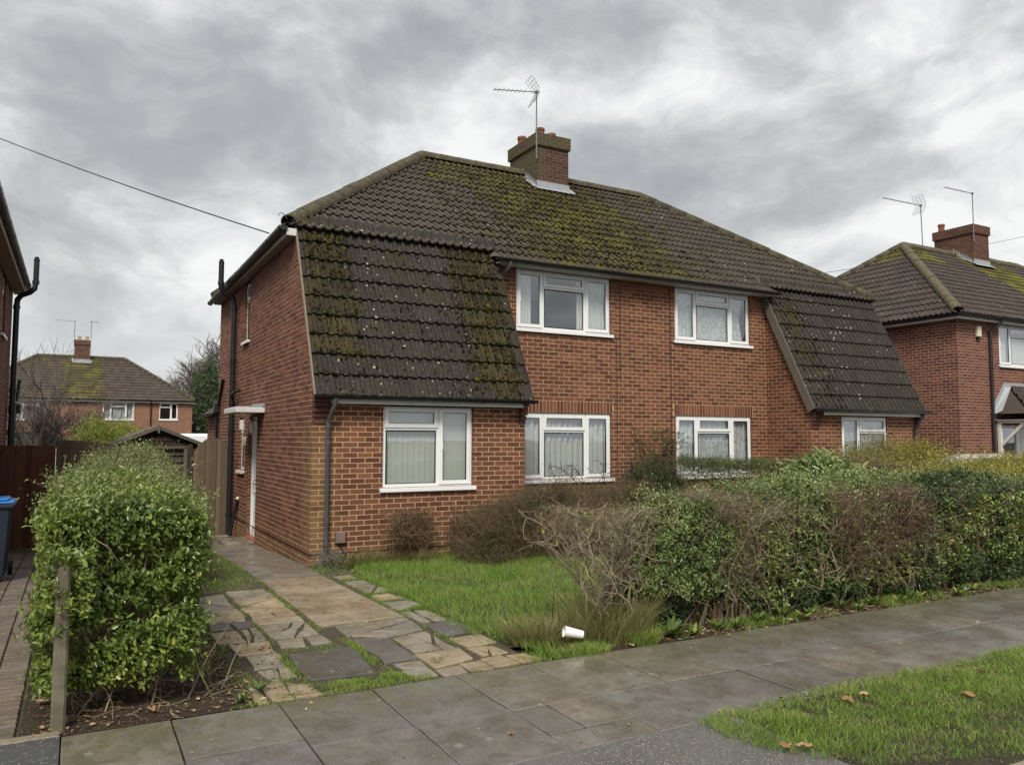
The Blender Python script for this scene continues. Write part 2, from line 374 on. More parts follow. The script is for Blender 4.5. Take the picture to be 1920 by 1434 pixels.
L_PALE = m_leaf('pale_leaf', [(0.0, (0.058, 0.102, 0.026)), (0.45, (0.141, 0.211, 0.058)), (0.85, (0.294, 0.371, 0.128)), (1.0, (0.486, 0.512, 0.218))])
L_DARK = m_leaf('dark_leaf', [(0.0, (0.013, 0.033, 0.013)), (0.6, (0.032, 0.070, 0.023)), (0.95, (0.077, 0.128, 0.036)), (1.0, (0.179, 0.218, 0.051))])
L_MID = m_leaf('mid_leaf', [(0.0, (0.028, 0.058, 0.013)), (0.6, (0.070, 0.122, 0.026)), (1.0, (0.166, 0.218, 0.038))])
L_GOLD = m_leaf('gold_leaf', [(0.0, (0.077, 0.102, 0.015)), (0.5, (0.205, 0.230, 0.032)), (0.85, (0.384, 0.346, 0.038)), (1.0, (0.576, 0.461, 0.051))])
L_FERN = m_leaf('fern_leaf', [(0.0, (0.10, 0.16, 0.02)), (0.5, (0.20, 0.27, 0.03)), (1.0, (0.36, 0.40, 0.05))])
L_BROWN = m_leaf('brown_leaf', [(0.0, (0.06, 0.033, 0.018)), (0.5, (0.14, 0.085, 0.042)), (0.85, (0.25, 0.175, 0.095)), (0.9, (0.10, 0.13, 0.03)), (1.0, (0.15, 0.18, 0.05))], 0.7, 0.15, 0.2)
L_RED = m_leaf('cotoneaster_leaf', [(0.0, (0.03, 0.045, 0.02)), (0.55, (0.095, 0.12, 0.048)), (0.75, (0.16, 0.095, 0.05)), (1.0, (0.30, 0.085, 0.045))], 0.5, 0.15, 0.3)
L_DRY = m_leaf('dry_leaf', [(0.0, (0.12, 0.06, 0.03)), (0.5, (0.30, 0.17, 0.08)), (1.0, (0.48, 0.36, 0.20))], 0.7, 0.1, 0.2)
GRASS = m_leaf('lawn_grass', [(0.0, (0.080, 0.132, 0.018)), (0.45, (0.140, 0.262, 0.028)), (0.84, (0.235, 0.375, 0.050)), (0.93, (0.435, 0.435, 0.141)), (1.0, (0.538, 0.435, 0.218))], 0.5, 0.3, 0.35)
DRYGRASS = m_leaf('long_dry_grass', [(0.0, (0.07, 0.11, 0.02)), (0.4, (0.16, 0.18, 0.05)), (0.8, (0.30, 0.25, 0.11)), (1.0, (0.42, 0.34, 0.18))], 0.6, 0.25, 0.3)
def m_twig(name, stops):
    def f(t, b):
        a = t.new('ShaderNodeAttribute', attribute_name='rnd').outputs['Fac']; p = t.pos()
        c = t.mix(t.ramp(t.noise(p, 3, 3, 0.6), [(0.35, 0.0), (0.65, 0.6)]), t.ramp(a, stops), t.ramp(a, [(q, tuple(v*0.6 for v in k)) for q, k in stops]))
        inp(b, 'Base Color', c); b.inputs['Roughness'].default_value = 0.8; b.inputs['Specular IOR Level'].default_value = 0.2
    return material(name, f)
TWIG = m_twig('pale_twig', [(0.0, (0.13, 0.10, 0.07)), (0.5, (0.25, 0.20, 0.135)), (0.9, (0.40, 0.33, 0.23)), (1.0, (0.14, 0.15, 0.06))])
TWIGB = m_twig('brown_twig', [(0.0, (0.055, 0.035, 0.022)), (0.45, (0.135, 0.085, 0.05)), (0.75, (0.21, 0.14, 0.085)), (0.93, (0.38, 0.30, 0.21)), (1.0, (0.09, 0.10, 0.035))])
TWIGD = m_simple('dark_twig', (0.055, 0.04, 0.03), 0.85, 0.2, 0.3, 12)
TREEBARK = m_simple('winter_twig', (0.17, 0.145, 0.125), 0.9, 0.15, 0.25, 4)
def m_wood(name, col, var=0.3):
    def f(t, b):
        p = t.pos(); r = t.rnd(); s = t.scalev(p, (14, 14, 1.2)); n = t.noise(s, 3, 5, 0.65, 0.6); n2 = t.noise(p, 2.5, 4, 0.6)
        c = t.mix(n, tuple(a*(1-var*1.5) for a in col), tuple(a*(1+var) for a in col))
        c = t.mix(t.math('MULTIPLY', r, 0.8), c, tuple(a*0.5 for a in col)); c = t.mix(t.ramp(n2, [(0.5, 0), (0.75, 0.5)]), c, (0.11, 0.095, 0.06))
        kn = t.voronoi(t.scalev(p, (6, 6, 2.2)), 1.0); c = t.mix(t.math('MULTIPLY', t.math('LESS_THAN', kn, 0.09), 0.8), c, tuple(a*0.3 for a in col))
        inp(b, 'Base Color', c); b.inputs['Roughness'].default_value = 0.82; b.inputs['Specular IOR Level'].default_value = 0.2; inp(b, 'Normal', t.bump(n, 0.4, 0.004))
    return material(name, f)
WOODRED = m_wood('red_brown_fence_board', (0.165, 0.072, 0.048), .45); WOODTAN = m_wood('tan_board', (0.20, 0.145, 0.098), .45)
WOODDK = m_wood('dark_board', (0.060, 0.045, 0.036)); WOODGR = m_wood('grey_board', (0.17, 0.145, 0.12))
def m_slab(name, base, wet=0.6, lich=0.3, algae=0.0):
    def f(t, b):
        p = t.pos(); r = t.rnd(); s = t.sep(p)
        c = t.ramp(r, [(0.0, tuple(a*0.8 for a in base)), (0.5, base), (0.85, (base[0]*1.25, base[1]*1.12, base[2]*0.98)), (1.0, (base[0]*0.85, base[1]*0.9, base[2]))])
        n = t.noise(p, 120, 3, 0.7); n2 = t.noise(p, 2.6, 5, 0.6); n3 = t.noise(p, 9, 5, 0.65)
        c = t.mix(t.ramp(n, [(0.35, 0.0), (0.7, 0.5)]), c, tuple(a*1.5 for a in base))
        c = t.mix(t.ramp(n2, [(0.42, 0.0), (0.66, 0.75)]), c, (base[0]*0.66, base[1]*0.58, base[2]*0.46))
        if name != 'wet_paving':
            c = t.mix(t.math('MULTIPLY', t.smooth(t.noise(p, 4.2, 6, 0.72), 0.54, 0.64), 0.75), c, t.mix(n, (0.05, 0.06, 0.015), (0.11, 0.12, 0.03)))
        if algae:
            al = t.math('MULTIPLY', t.smooth(s[1], -7.55, -6.85), t.smooth(n3, 0.38, 0.62)); c = t.mix(t.math('MULTIPLY', al, algae), c, (0.115, 0.115, 0.035))
        ag = t.voronoi(p, 95); ra = t.sep(t.voronoi(p, 95, out='Color')); c = t.mix(t.math('MULTIPLY', t.math('LESS_THAN', ag, 0.3), t.math('MULTIPLY', t.math('GREATER_THAN', ra[0], .62), .5)), c, tuple(min(1, a*2.3) for a in base))
        n4 = t.noise(p, 6.5, 6, 0.75, 1.2); c = t.mix(t.ramp(n4, [(0.5, 0.0), (0.60, 0.55), (0.7, 0.2)]), c, (base[0]*0.55, base[1]*0.55, base[2]*0.5))
        v = t.voronoi(p, 9); rr = t.sep(t.voronoi(p, 9, out='Color'))
        sp = t.math('MULTIPLY', t.math('LESS_THAN', t.math('ADD', v, t.math('MULTIPLY', n3, 0.14)), t.math('MULTIPLY', rr[0], 0.36)), t.math('GREATER_THAN', rr[1], 1-lich))
        c = t.mix(t.math('MULTIPLY', sp, 0.5), c, (0.30, 0.30, 0.25))
        inp(b, 'Base Color', c)
        ro = t.ramp(t.noise(p, 1.9, 5, 0.65), [(0.42, 0.13+0.25*(1-wet)), (0.60, 0.85-0.45*wet)])
        inp(b, 'Roughness', t.math('ADD', ro, t.math('MULTIPLY', t.math('SUBTRACT', n, 0.5), 0.15))); b.inputs['Specular IOR Level'].default_value = 0.5+0.35*wet
        inp(b, 'Normal', t.bump(t.math('ADD', t.math('MULTIPLY', n, 0.30), t.math('MULTIPLY', n2, 1.5)), 0.22, 0.006))
    return material(name, f)
SLAB = m_slab('wet_paving', (0.158, 0.148, 0.135), 1.0, 0.16, 0.6)
STONE_T = m_slab('tan_stone', (0.300, 0.245, 0.165), 0.4, 0.6, 0.0); STONE_G = m_slab('grey_stone', (0.245, 0.222, 0.182), 0.5, 0.6)
STONE_D = m_slab('dark_stone', (0.105, 0.100, 0.095), 0.6, 1.0); PATHC = m_slab('brown_concrete', (0.240, 0.205, 0.155), 0.5, 0.3)
PATHD = m_slab('dark_concrete', (0.200, 0.178, 0.150), 0.6, 0.1); BLOCK = m_slab('paving_block', (0.150, 0.115, 0.092), 0.4, 0.2)
KERB = m_slab('kerb_stone', (0.27, 0.235, 0.18), 0.3, 0.2)
def m_asphalt(name, base, stones=0.5):
    def f(t, b):
        p = t.pos(); n = t.noise(p, 150, 3, 0.7); v = t.voronoi(p, 75); rr = t.sep(t.voronoi(p, 75, out='Color'))
        c = t.mix(n, tuple(a*0.6 for a in base), tuple(a*1.5 for a in base))
        sp = t.math('MULTIPLY', t.math('LESS_THAN', v, 0.38), t.math('GREATER_THAN', rr[0], 1-0.35*stones)); c = t.mix(t.math('MULTIPLY', sp, 0.75), c, (0.36, 0.34, 0.30))
        c = t.mix(t.ramp(t.noise(p, 1.7, 4, 0.6), [(0.4, 0.0), (0.7, 0.6)]), c, tuple(a*1.35 for a in base))
        inp(b, 'Base Color', c); inp(b, 'Roughness', t.ramp(t.noise(p, 1.1, 3, 0.6), [(0.4, 0.35), (0.6, 0.7)])); inp(b, 'Normal', t.bump(t.math('ADD', v, n), 0.5, 0.006))
    return material(name, f)
ASPH = m_asphalt('wet_asphalt', (0.060, 0.062, 0.064), 0.5); ASPHP = m_asphalt('worn_asphalt', (0.105, 0.10, 0.092), 1.0)
def m_soil():
    def f(t, b):
        p = t.pos(); n = t.noise(p, 25, 5, 0.7); n2 = t.noise(p, 3, 4, 0.6)
        c = t.mix(n, (0.022, 0.014, 0.009), (0.085, 0.055, 0.036)); c = t.mix(t.smooth(n2, 0.5, 0.66), c, t.mix(n, (0.03, 0.045, 0.012), (0.08, 0.10, 0.025)))
        inp(b, 'Base Color', c); b.inputs['Roughness'].default_value = 0.95; inp(b, 'Normal', t.bump(n, 0.8, 0.03))
    return material('dark_soil', f)
SOIL = m_soil()
TURF = None
def m_dirt(name, lo, hi, moss):
    def f(t, b):
        p = t.pos(); n = t.noise(p, 38, 6, 0.75); n2 = t.noise(p, 5, 5, 0.65); v = t.voronoi(p, 60); rr = t.sep(t.voronoi(p, 60, out='Color'))
        c = t.mix(t.ramp(n, [(0.3, 0.0), (0.7, 1.0)]), lo, hi); c = t.mix(t.math('MULTIPLY', t.math('LESS_THAN', v, 0.3), t.math('GREATER_THAN', rr[0], 0.75)), c, (0.30, 0.24, 0.17))
        c = t.mix(t.math('MULTIPLY', t.smooth(n2, 0.5, 0.62), moss), c, t.mix(n, (0.035, 0.05, 0.012), (0.10, 0.13, 0.03)))
        inp(b, 'Base Color', c); b.inputs['Roughness'].default_value = 0.95; inp(b, 'Normal', t.bump(t.math('ADD', n, t.math('MULTIPLY', n2, 2.0)), 0.9, 0.04))
    return material(name, f)
BARK_MULCH = m_dirt('leaf_litter_soil', (0.018, 0.010, 0.007), (0.085, 0.050, 0.032), 0.25)
TURF = m_dirt('turf_base', (0.030, 0.026, 0.014), (0.085, 0.070, 0.042), 0.9)
DIRT = m_dirt('gritty_dirt', (0.04, 0.03, 0.02), (0.15, 0.12, 0.085), 0.8)

# ------------------------------------------------------------------ ground
def gz(y): return -0.04*min(max(y+1.1, 0.0), 17.0)
def ground():
    ys = [-400, -60, -20, -9.85, -9.84, -6.7, -1.1, 3, 8, 15.9, 60, 500]; xs = [-500, -40, -10, 0, 10, 40, 500]
    mb = MB(); zs = [(-0.17 if y < -9.845 else -0.06)+gz(y) for y in ys]
    for y, z in zip(ys, zs):
        for x in xs: mb.v.append((x, y, z)); mb.r.append(0)
    n = len(xs)
    for j in range(len(ys)-1):
        for i in range(n-1): mb.f.append((j*n+i, j*n+i+1, (j+1)*n+i+1, (j+1)*n+i))
    mb.build('ground', SOIL, kind='structure')
    MB().quad((-300, -60, -0.11), (300, -60, -0.11), (300, -9.86, -0.11), (-300, -9.86, -0.11)).build('road', ASPH, kind='structure')
ground()

# ------------------------------------------------------------------ brick walls
BPOOL = {}
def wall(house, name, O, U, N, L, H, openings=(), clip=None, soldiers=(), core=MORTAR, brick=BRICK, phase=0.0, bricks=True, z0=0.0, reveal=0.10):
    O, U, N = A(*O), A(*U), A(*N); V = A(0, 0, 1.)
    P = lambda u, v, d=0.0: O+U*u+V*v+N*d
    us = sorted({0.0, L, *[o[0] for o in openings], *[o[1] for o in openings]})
    vs = sorted({z0, H, *[o[2] for o in openings], *[o[3] for o in openings]})
    mb = MB()
    for i in range(len(us)-1):
        for j in range(len(vs)-1):
            cu, cvv = (us[i]+us[i+1])/2, (vs[j]+vs[j+1])/2
            if any(o[0] < cu < o[1] and o[2] < cvv < o[3] for o in openings): continue
            poly = [(us[i], vs[j]), (us[i+1], vs[j]), (us[i+1], vs[j+1]), (us[i], vs[j+1])]
            if clip:
                a, c = clip; out = []
                g = lambda q: q[1]-(c+a*q[0])
                for k in range(len(poly)):
                    p, q = poly[k], poly[(k+1) % len(poly)]; gp, gq = g(p), g(q)
                    if gp <= 0: out.append(p)
                    if gp*gq < 0: t = gp/(gp-gq); out.append((p[0]+(q[0]-p[0])*t, p[1]+(q[1]-p[1])*t))
                poly = out
            if len(poly) > 2:
                mb.quad(*[P(*q) for q in poly]); mb.quad(*[P(*q, -0.2) for q in poly][::-1])
    wo = mb.build(name, core, house)
    for (a, b_, c, d) in openings:
        rv = MB()
        for e, f_ in (((a, c), (a, d)), ((b_, d), (b_, c)), ((a, d), (b_, d)), ((b_, c), (a, c))):
            n = max(1, int(round(abs(f_[1]-e[1])/0.075)))
            if e[0] == f_[0]:
                for k in range(n):
                    v0, v1 = e[1]+(f_[1]-e[1])*k/n, e[1]+(f_[1]-e[1])*(k+1)/n; m = v0+(v1-v0)*.87; rv.cur = random.random()
                    rv.quad(P(e[0], v0), P(e[0], m), P(e[0], m, -0.2), P(e[0], v0, -0.2))
            else: rv.quad(P(*e), P(*f_), P(*f_, -0.2), P(*e, -0.2))
        rv.build('reveal', brick if core is not BRICKFAR else BRICKFAR, wo)
        for uu, sg in ((a, -1), (b_, 1)):
            jm = MB(); jm.quad(P(uu+sg*.003, c), P(uu+sg*.003, d), P(uu+sg*.003, d, -0.2), P(uu+sg*.003, c, -0.2)); jm.build('reveal_joint', core, wo)
    if not bricks: return wo
    k0 = int(round(z0/0.075))
    for k in range(k0, int(math.ceil(H/0.075))):
        v0, v1 = k*0.075+0.0052, min(k*0.075+0.0698, H)
        if v1-v0 < 0.02: continue
        segs = [(-0.0045, L+0.0045)]
        if clip:
            um = (0.5*(v0+v1)-clip[1])/clip[0]
            if clip[0] > 0: segs = [(max(-0.0045, um), L+0.0045)]
            else: segs = [(-0.0045, min(L+0.0045, um))]
            if segs[0][1] <= segs[0][0]: continue
        for (a, b_, c, d) in list(openings)+list(soldiers):
            if c < (v0+v1)/2 < d:
                ns = []
                for s0, s1 in segs:
                    if b_ <= s0 or a >= s1: ns.append((s0, s1)); continue
                    if a-0.008 > s0: ns.append((s0, a-(0.01 if (a, b_, c, d) in soldiers else 0.0)))
                    if b_+0.008 < s1: ns.append((b_+(0.01 if (a, b_, c, d) in soldiers else 0.0), s1))
                segs = ns
        off = phase+(k % 2)*0.1125
        for s0, s1 in segs:
            m = math.floor((s0-off)/0.225)
            while off+m*0.225 < s1:
                u0 = max(off+m*0.225+0.006, s0); u1 = min(off+(m+1)*0.225-0.006, s1); m += 1
                if u1-u0 > 0.03: BPOOL.setdefault(house.name, []).append((wo, O, U, N, u0+random.uniform(-.0012, .0012), u1, v0+random.uniform(-.001, .001), v1, 0.0022+random.uniform(-0.0009, 0.0012), brick))
    for (a, b_, c, d) in soldiers:
        n = int(round((b_-a)/0.075)); st = (b_-a)/n
        for i in range(n):
            BPOOL.setdefault(house.name, []).append((wo, O, U, N, a+i*st+0.005, a+(i+1)*st-0.005, c+0.004, d-0.006, 0.0025+random.uniform(-.0008, .0012), brick))
    return wo
def flush_bricks(house, limit):
    pool = BPOOL.pop(house.name); V = A(0, 0, 1.); sc = []
    for i, q in enumerate(pool):
        wo, O, U, N, u0, u1, v0, v1, pr, bm_ = q
        sc.append(score(O+U*(u0+u1)/2+V*(v0+v1)/2, N, (u1-u0)*(v1-v0)))
    order = sorted(range(len(pool)), key=lambda i: -sc[i]); pick = set(order[:limit])
    cache = {}; rest = {}
    for i, q in enumerate(pool):
        wo, O, U, N, u0, u1, v0, v1, pr, bm_ = q
        if i in pick and sc[i] > 0:
            key = (round(u1-u0, 3), round(v1-v0, 3), round(pr, 3), bm_.name)
            if key not in cache:
                w_, h_, d_ = key[:3]
                mb = MB().add([(0, 0, -.004), (w_, 0, -.004), (w_, h_, -.004), (0, h_, -.004), (0.0012, 0.0012, d_), (w_-0.0012, 0.0012, d_), (w_-0.0012, h_-0.0012, d_), (0.0012, h_-0.0012, d_)],
                              [(4, 5, 6, 7), (0, 1, 5, 4), (1, 2, 6, 5), (2, 3, 7, 6), (3, 0, 4, 7)])
                cache[key] = mb.mesh('brick'); cache[key].materials.append(bm_)
            o = bpy.data.objects.new('brick', cache[key]); COL.objects.link(o); o.parent = wo
            p = O+U*u0+V*v0-WL[wo.name]
            o.matrix_local = frame(p, U, V, N)
        else: rest.setdefault((wo.name, bm_.name), []).append(q)
    for (wn, _), qs in rest.items():
        wo = qs[0][0]; n = len(qs); VV = np.zeros((n, 8, 3))
        for i, (wo_, O, U, N, u0, u1, v0, v1, pr, bm_) in enumerate(qs):
            for j, (u, v, d) in enumerate([(u0, v0, -.004), (u1, v0, -.004), (u1, v1, -.004), (u0, v1, -.004), (u0, v0, pr), (u1, v0, pr), (u1, v1, pr), (u0, v1, pr)]):
                VV[i, j] = O+U*u+V*v+N*d
        T = np.array([(4, 5, 6, 7), (0, 1, 5, 4), (1, 2, 6, 5), (2, 3, 7, 6), (3, 0, 4, 7)])
        F = (T[None]+8*np.arange(n)[:, None, None]).reshape(-1, 4)
        link('brick', np_mesh('brick_rest', VV, F, np.repeat(RNG.random(n), 8)), qs[0][9], wo, kind='stuff')

# ------------------------------------------------------------------ roof tiles
PROF = []
for q in range(2): PROF += [(q*0.15+0.0, 0.0), (q*0.15+0.070, 0.0), (q*0.15+0.078, 0.022), (q*0.15+0.092, 0.034), (q*0.15+0.118, 0.034), (q*0.15+0.134, 0.022), (q*0.15+0.142, 0.0)]
PROF += [(0.30, 0.0)]
NP_ = len(PROF)
def tile_template(wid=0.30):
    k = wid/0.30; V = []
    for (x, h) in PROF: V.append((x*k, 0.0, h+0.036))
    for (x, h) in PROF: V.append((x*k, 0.40, h-0.006))
    for (x, h) in PROF: V.append((x*k, 0.004, h*0.75+0.004))
    F = []
    for i in range(NP_-1):
        F.append((i, i+1, NP_+i+1, NP_+i)); F.append((2*NP_+i, 2*NP_+i+1, i+1, i))
    return np.array(V), np.array(F)
TV, TF = tile_template()
TPOOL = {}
def tiles(house, roof, O, U, V, width, length, gauge=0.34, clips=(), mat=None, jit=1.0, lift0=None):
    """clips: (point2d, normal2d) in (u, v), keep where (q-p).n <= 0"""
    O, U, V = A(*O), A(*U), A(*V); N = np.cross(U, V)
    nr = int(math.ceil(length/gauge-0.05)); nc = int(math.ceil(width/0.30-1e-6)); cut = []
    for r in range(nr):
        for c in range(nc):
            u, v = c*0.30, r*gauge
            cor = [(u, v), (u+0.30, v), (u, v+0.40), (u+0.30, v+0.40)]
            dd = [max([(q[0]-p[0])*n[0]+(q[1]-p[1])*n[1] for p, n in clips] or [-1]) for q in cor]
            if min(dd) > 0.0 and all(min([(q[0]-p[0])*n[0]+(q[1]-p[1])*n[1] for q in cor]) > 0 or True for p, n in clips) and any(all((q[0]-p[0])*n[0]+(q[1]-p[1])*n[1] > 0 for q in cor) for p, n in clips): continue
            a = random.gauss(0, 0.006)*jit; U2 = U*math.cos(a)+V*math.sin(a); V2 = -U*math.sin(a)+V*math.cos(a)
            P = O+U*u+V*(v+random.gauss(0, 0.0035)*jit)+N*abs(random.gauss(0, 0.0025))*jit
            over = u+0.30 > width+0.01
            if r == 0 and lift0 and any(x0_ < u+0.15 < x1_ for x0_, x1_ in lift0): P = P+V*0.15
            item = (roof, P, U2, V2, N, mat)
            if max(dd) > 0 or over: cut.append(item)
            else: TPOOL.setdefault(house.name, []).append(item)
    if cut:
        me = tile_mesh(cut); bm = bmesh.new(); bm.from_mesh(me)
        cl = list(clips)+[((width, 0), (1, 0))]
        for p, n in cl:
            pt = Vector(O+U*p[0]+V*p[1]); nn = Vector(U*n[0]+V*n[1]).normalized()
            bmesh.ops.bisect_plane(bm, geom=bm.verts[:]+bm.edges[:]+bm.faces[:], plane_co=pt, plane_no=nn, clear_outer=True)
        bm.to_mesh(me); bm.free(); link('cut_roof_tile', me, mat, roof, kind='stuff')
def tile_mesh(items):
    n = len(items); M = np.array([[q[2], q[3], q[4]] for q in items]); P = np.array([q[1] for q in items])
    VV = np.einsum('vi,nij->nvj', TV, M)+P[:, None]
    F = (TF[None]+len(TV)*np.arange(n)[:, None, None]).reshape(-1, 4)
    return np_mesh('roof_tiles', VV, F, np.repeat(RNG.random(n), len(TV)))
def flush_tiles(house, limit):
    pool = TPOOL.pop(house.name); sc = [score(q[1]+q[3]*0.17+q[2]*0.15, q[4], 0.1) for q in pool]
    order = sorted(range(len(pool)), key=lambda i: -sc[i]); pick = set(i for i in order[:limit] if sc[i] > 0); base = {}; rest = {}
    for i, q in enumerate(pool):
        if i in pick:
            if q[5].name not in base: base[q[5].name] = np_mesh('roof_tile', TV, TF, np.zeros(len(TV))); base[q[5].name].materials.append(q[5])
            o = bpy.data.objects.new('roof_tile', base[q[5].name]); COL.objects.link(o); o.parent = q[0]
            o.matrix_local = frame(q[1]-WL[q[0].name], q[2], q[3], q[4])
        else: rest.setdefault((q[0].name, q[5].name), []).append(q)
    for _, qs in rest.items(): link('roof_tile', tile_mesh(qs), qs[0][5], qs[0][0], kind='stuff')
def ridge_run(roof, a, b, mat, r=0.135, step=0.44, droop=0.0):
    a, b = A(*a), A(*b); d = b-a; L = np.linalg.norm(d); d /= L; n = max(1, int(round(L/step))); st = L/n
    side = np.cross(d, A(0, 0, 1.)); side /= np.linalg.norm(side); up = np.cross(side, d)
    V = []; K = 9
    for j, (t, rr) in enumerate(((0, r*1.015), (st*0.99, r*0.995))):
        for k in range(K):
            th = math.pi*(-0.08+1.16*k/(K-1)); V.append((math.cos(th)*rr, t, math.sin(th)*rr*0.92))
    for k in range(K):
        th = math.pi*(-0.08+1.16*k/(K-1)); V.append((math.cos(th)*r*0.9, 0.004, math.sin(th)*r*0.78))
    F = [(k, k+1, K+k+1, K+k) for k in range(K-1)]+[(2*K+k, 2*K+k+1, k+1, k) for k in range(K-1)]
    me = np_mesh('ridge_tile', V, np.array(F), np.zeros(len(V))); me.materials.append(mat)
    me.polygons.foreach_set('use_smooth', [i < K-1 for i in range(len(F))])
    for i in range(n):
        o = bpy.data.objects.new('ridge_tile', me); COL.objects.link(o); o.parent = roof
        j = side*random.gauss(0, 0.003)+up*random.gauss(0, 0.004)
        o.matrix_local = frame(a+d*st*i+j-WL[roof.name], side, d, up)
def hip_roof(house, name, x0, x1, y0, y1, ze, xa, xb, yr, zr, mat, rmat, planes=('front', 'left', 'right'), lift0=None):
    """eave rectangle, ridge from (xa,yr,zr) to (xb,yr,zr)"""
    mb = MB(); c = [A(x0, y0, ze), A(x1, y0, ze), A(x1, y1, ze), A(x0, y1, ze), A(xa, yr, zr), A(xb, yr, zr)]
    k = 0.17; kz = k*(zr-ze)/(yr-y0)-0.01; ci = [A(x0+k, y0+k, ze+kz), A(x1-k, y0+k, ze+kz), A(x1-k, y1-k, ze+kz), A(x0+k, y1-k, ze+kz), c[4]-A(0, 0, .01), c[5]-A(0, 0, .01)]
    mb.add(ci, [(0, 1, 5, 4), (1, 2, 5), (2, 3, 4, 5), (3, 0, 4), (3, 2, 1, 0)])
    roof = mb.build(name, m_under, house)
    def plane(P, Q, R, S, lift=None):  # eave P->Q, top S (above P side), R (above Q side)
        U = Q-P; W_ = np.linalg.norm(U); U = U/W_; N = np.cross(U, S-P); N /= np.linalg.norm(N); V = np.cross(N, U)
        L = (S-P) @ V; us, ur = (S-P) @ U, (R-P) @ U
        nl = A(-L, us); nl /= np.linalg.norm(nl); nr_ = A(L, W_-ur); nr_ /= np.linalg.norm(nr_)
        tiles(house, roof, P+N*0.012-V*0.03, U, V, W_, L+0.06, 0.34, [((0, 0), tuple(nl)), ((W_, 0), tuple(nr_)), ((0, L+0.02), (0, 1))], mat, lift0=lift)
    if 'front' in planes: plane(c[0], c[1], c[5], c[4], lift0)
    if 'left' in planes: plane(c[3], c[0], c[4], c[4])
    if 'right' in planes: plane(c[1], c[2], c[5], c[5])
    k = A(0, 0, 0.045)
    for p, q in ((c[0], c[4]), (c[1], c[5]), (c[3], c[4]), (c[2], c[5])): ridge_run(roof, p+k+(q-p)*0.004, q+k, rmat)
    ridge_run(roof, c[4]+k, c[5]+k, rmat)
    return roof
m_under = m_simple('roof_felt', (0.02, 0.018, 0.016), 0.9, 0.1)

# ------------------------------------------------------------------ windows
def bar(mb, M, u0, u1, v0, v1, d0, d1): mb.bbox(u0, u1, v0, v1, d0, d1, 0.004, M)
def ring(mb, M, u0, u1, v0, v1, t, d0, d1):
    bar(mb, M, u0, u0+t, v0, v1, d0, d1); bar(mb, M, u1-t, u1, v0, v1, d0, d1)
    bar(mb, M, u0+t-0.001, u1-t+0.001, v0+0.0005, v0+t, d0+0.0005, d1-0.0005); bar(mb, M, u0+t-0.001, u1-t+0.001, v1-t, v1-0.0005, d0+0.0005, d1-0.0005)
def window(house, O, U, N, w_, h_, cells, inset=0.03, sill=True, mat=WHITE, horn=0.05, name='window'):
    """cells: (u0,u1,v0,v1,opening?) fractions; returns the window object"""
    O, U, N = A(*O), A(*U), A(*N); V = A(0, 0, 1.); M = frame(O-N*inset, U, V, N)
    mb = MB(); ring(mb, M, 0, w_, 0, h_, 0.05, -0.06, 0.0)
    us = sorted({c[0] for c in cells}|{c[1] for c in cells}); 
    for u in us[1:-1]: bar(mb, M, u*w_-0.03, u*w_+0.03, 0.049, h_-0.049, -0.058, -0.0015)
    for c in cells:
        if c[3] < 0.99:
            a = 0.05 if c[0] == 0 else c[0]*w_+0.029; b_ = w_-0.05 if c[1] == 1 else c[1]*w_-0.029
            bar(mb, M, a, b_, c[3]*h_-0.028, c[3]*h_+0.028, -0.057, -0.0025)
    win = mb.build(name, mat, house)
    for c in cells:
        a = 0.05 if c[0] == 0 else c[0]*w_+0.03; b_ = w_-0.05 if c[1] == 1 else c[1]*w_-0.03
        d = 0.05 if c[2] == 0 else c[2]*h_+0.028; e = h_-0.05 if c[3] == 1 else c[3]*h_-0.028
        t = 0.012
        if c[4]:
            s = MB(); ring(s, M, a-0.018, b_+0.018, d-0.018, e+0.018, 0.062, -0.03, 0.016); s.build('casement', mat, win); t = 0.044
        sl_ = MB(); ring(sl_, M, a+t-0.002, b_-t+0.002, d+t-0.002, e-t+0.002, 0.009, -0.03, -0.002 if not c[4] else 0.006); sl_.build('glazing_seal', RUBBER, win)
        g = 0.0045; z = -0.012 if not c[4] else -0.004
        pts = [M @ Vector(q) for q in ((a+t, d+t, z), (b_-t, d+t, z), (b_-t, e-t, z), (a+t, e-t, z))]
        MB().quad(*pts).build('pane', GLASS, win)
        if c[4] == 2:
            hd = MB(); bar(hd, M, a-0.0+0.02, a+0.045, (d+e)/2-0.06, (d+e)/2+0.06, 0.017, 0.03); hd.build('window_handle', mat, win)
    if sill:
        s = MB(); bar(s, M, -horn, w_+horn, -0.045, -0.002, -0.05, inset+0.055); bar(s, M, -horn, w_+horn, -0.06, -0.03, inset+0.04, inset+0.056); s.build('sill', mat, win)
    return win
def curtain(win, O, U, N, u0, u1, v0, v1, depth, mat, waves=9, amp=0.02, name='curtain', gather=0.0):
    O, U, N = A(*O), A(*U), A(*N); n = int(max(12, waves*8)); VV = []; rows = 6
    ph = random.random()*6
    for j in range(rows+1):
        t = j/rows
        for i in range(n+1):
            s = i/n; x = u0+(u1-u0)*(s if not gather else s*(1-gather*(1-abs(2*t-1))*0.4))
            dd = depth+amp*math.sin(s*waves*2*math.pi+ph+0.8*math.sin(3*s*math.pi)+t*0.5)+amp*0.5*math.sin(s*waves*4.3+ph*2)
            VV.append(O+U*x+A(0, 0, v0+(v1-v0)*t)-N*dd)
    F = [(j*(n+1)+i, j*(n+1)+i+1, (j+1)*(n+1)+i+1, (j+1)*(n+1)+i) for j in range(rows) for i in range(n)]
    return link(name, np_mesh(name, VV, np.array(F), np.zeros(len(VV))), mat, win, smooth=True)
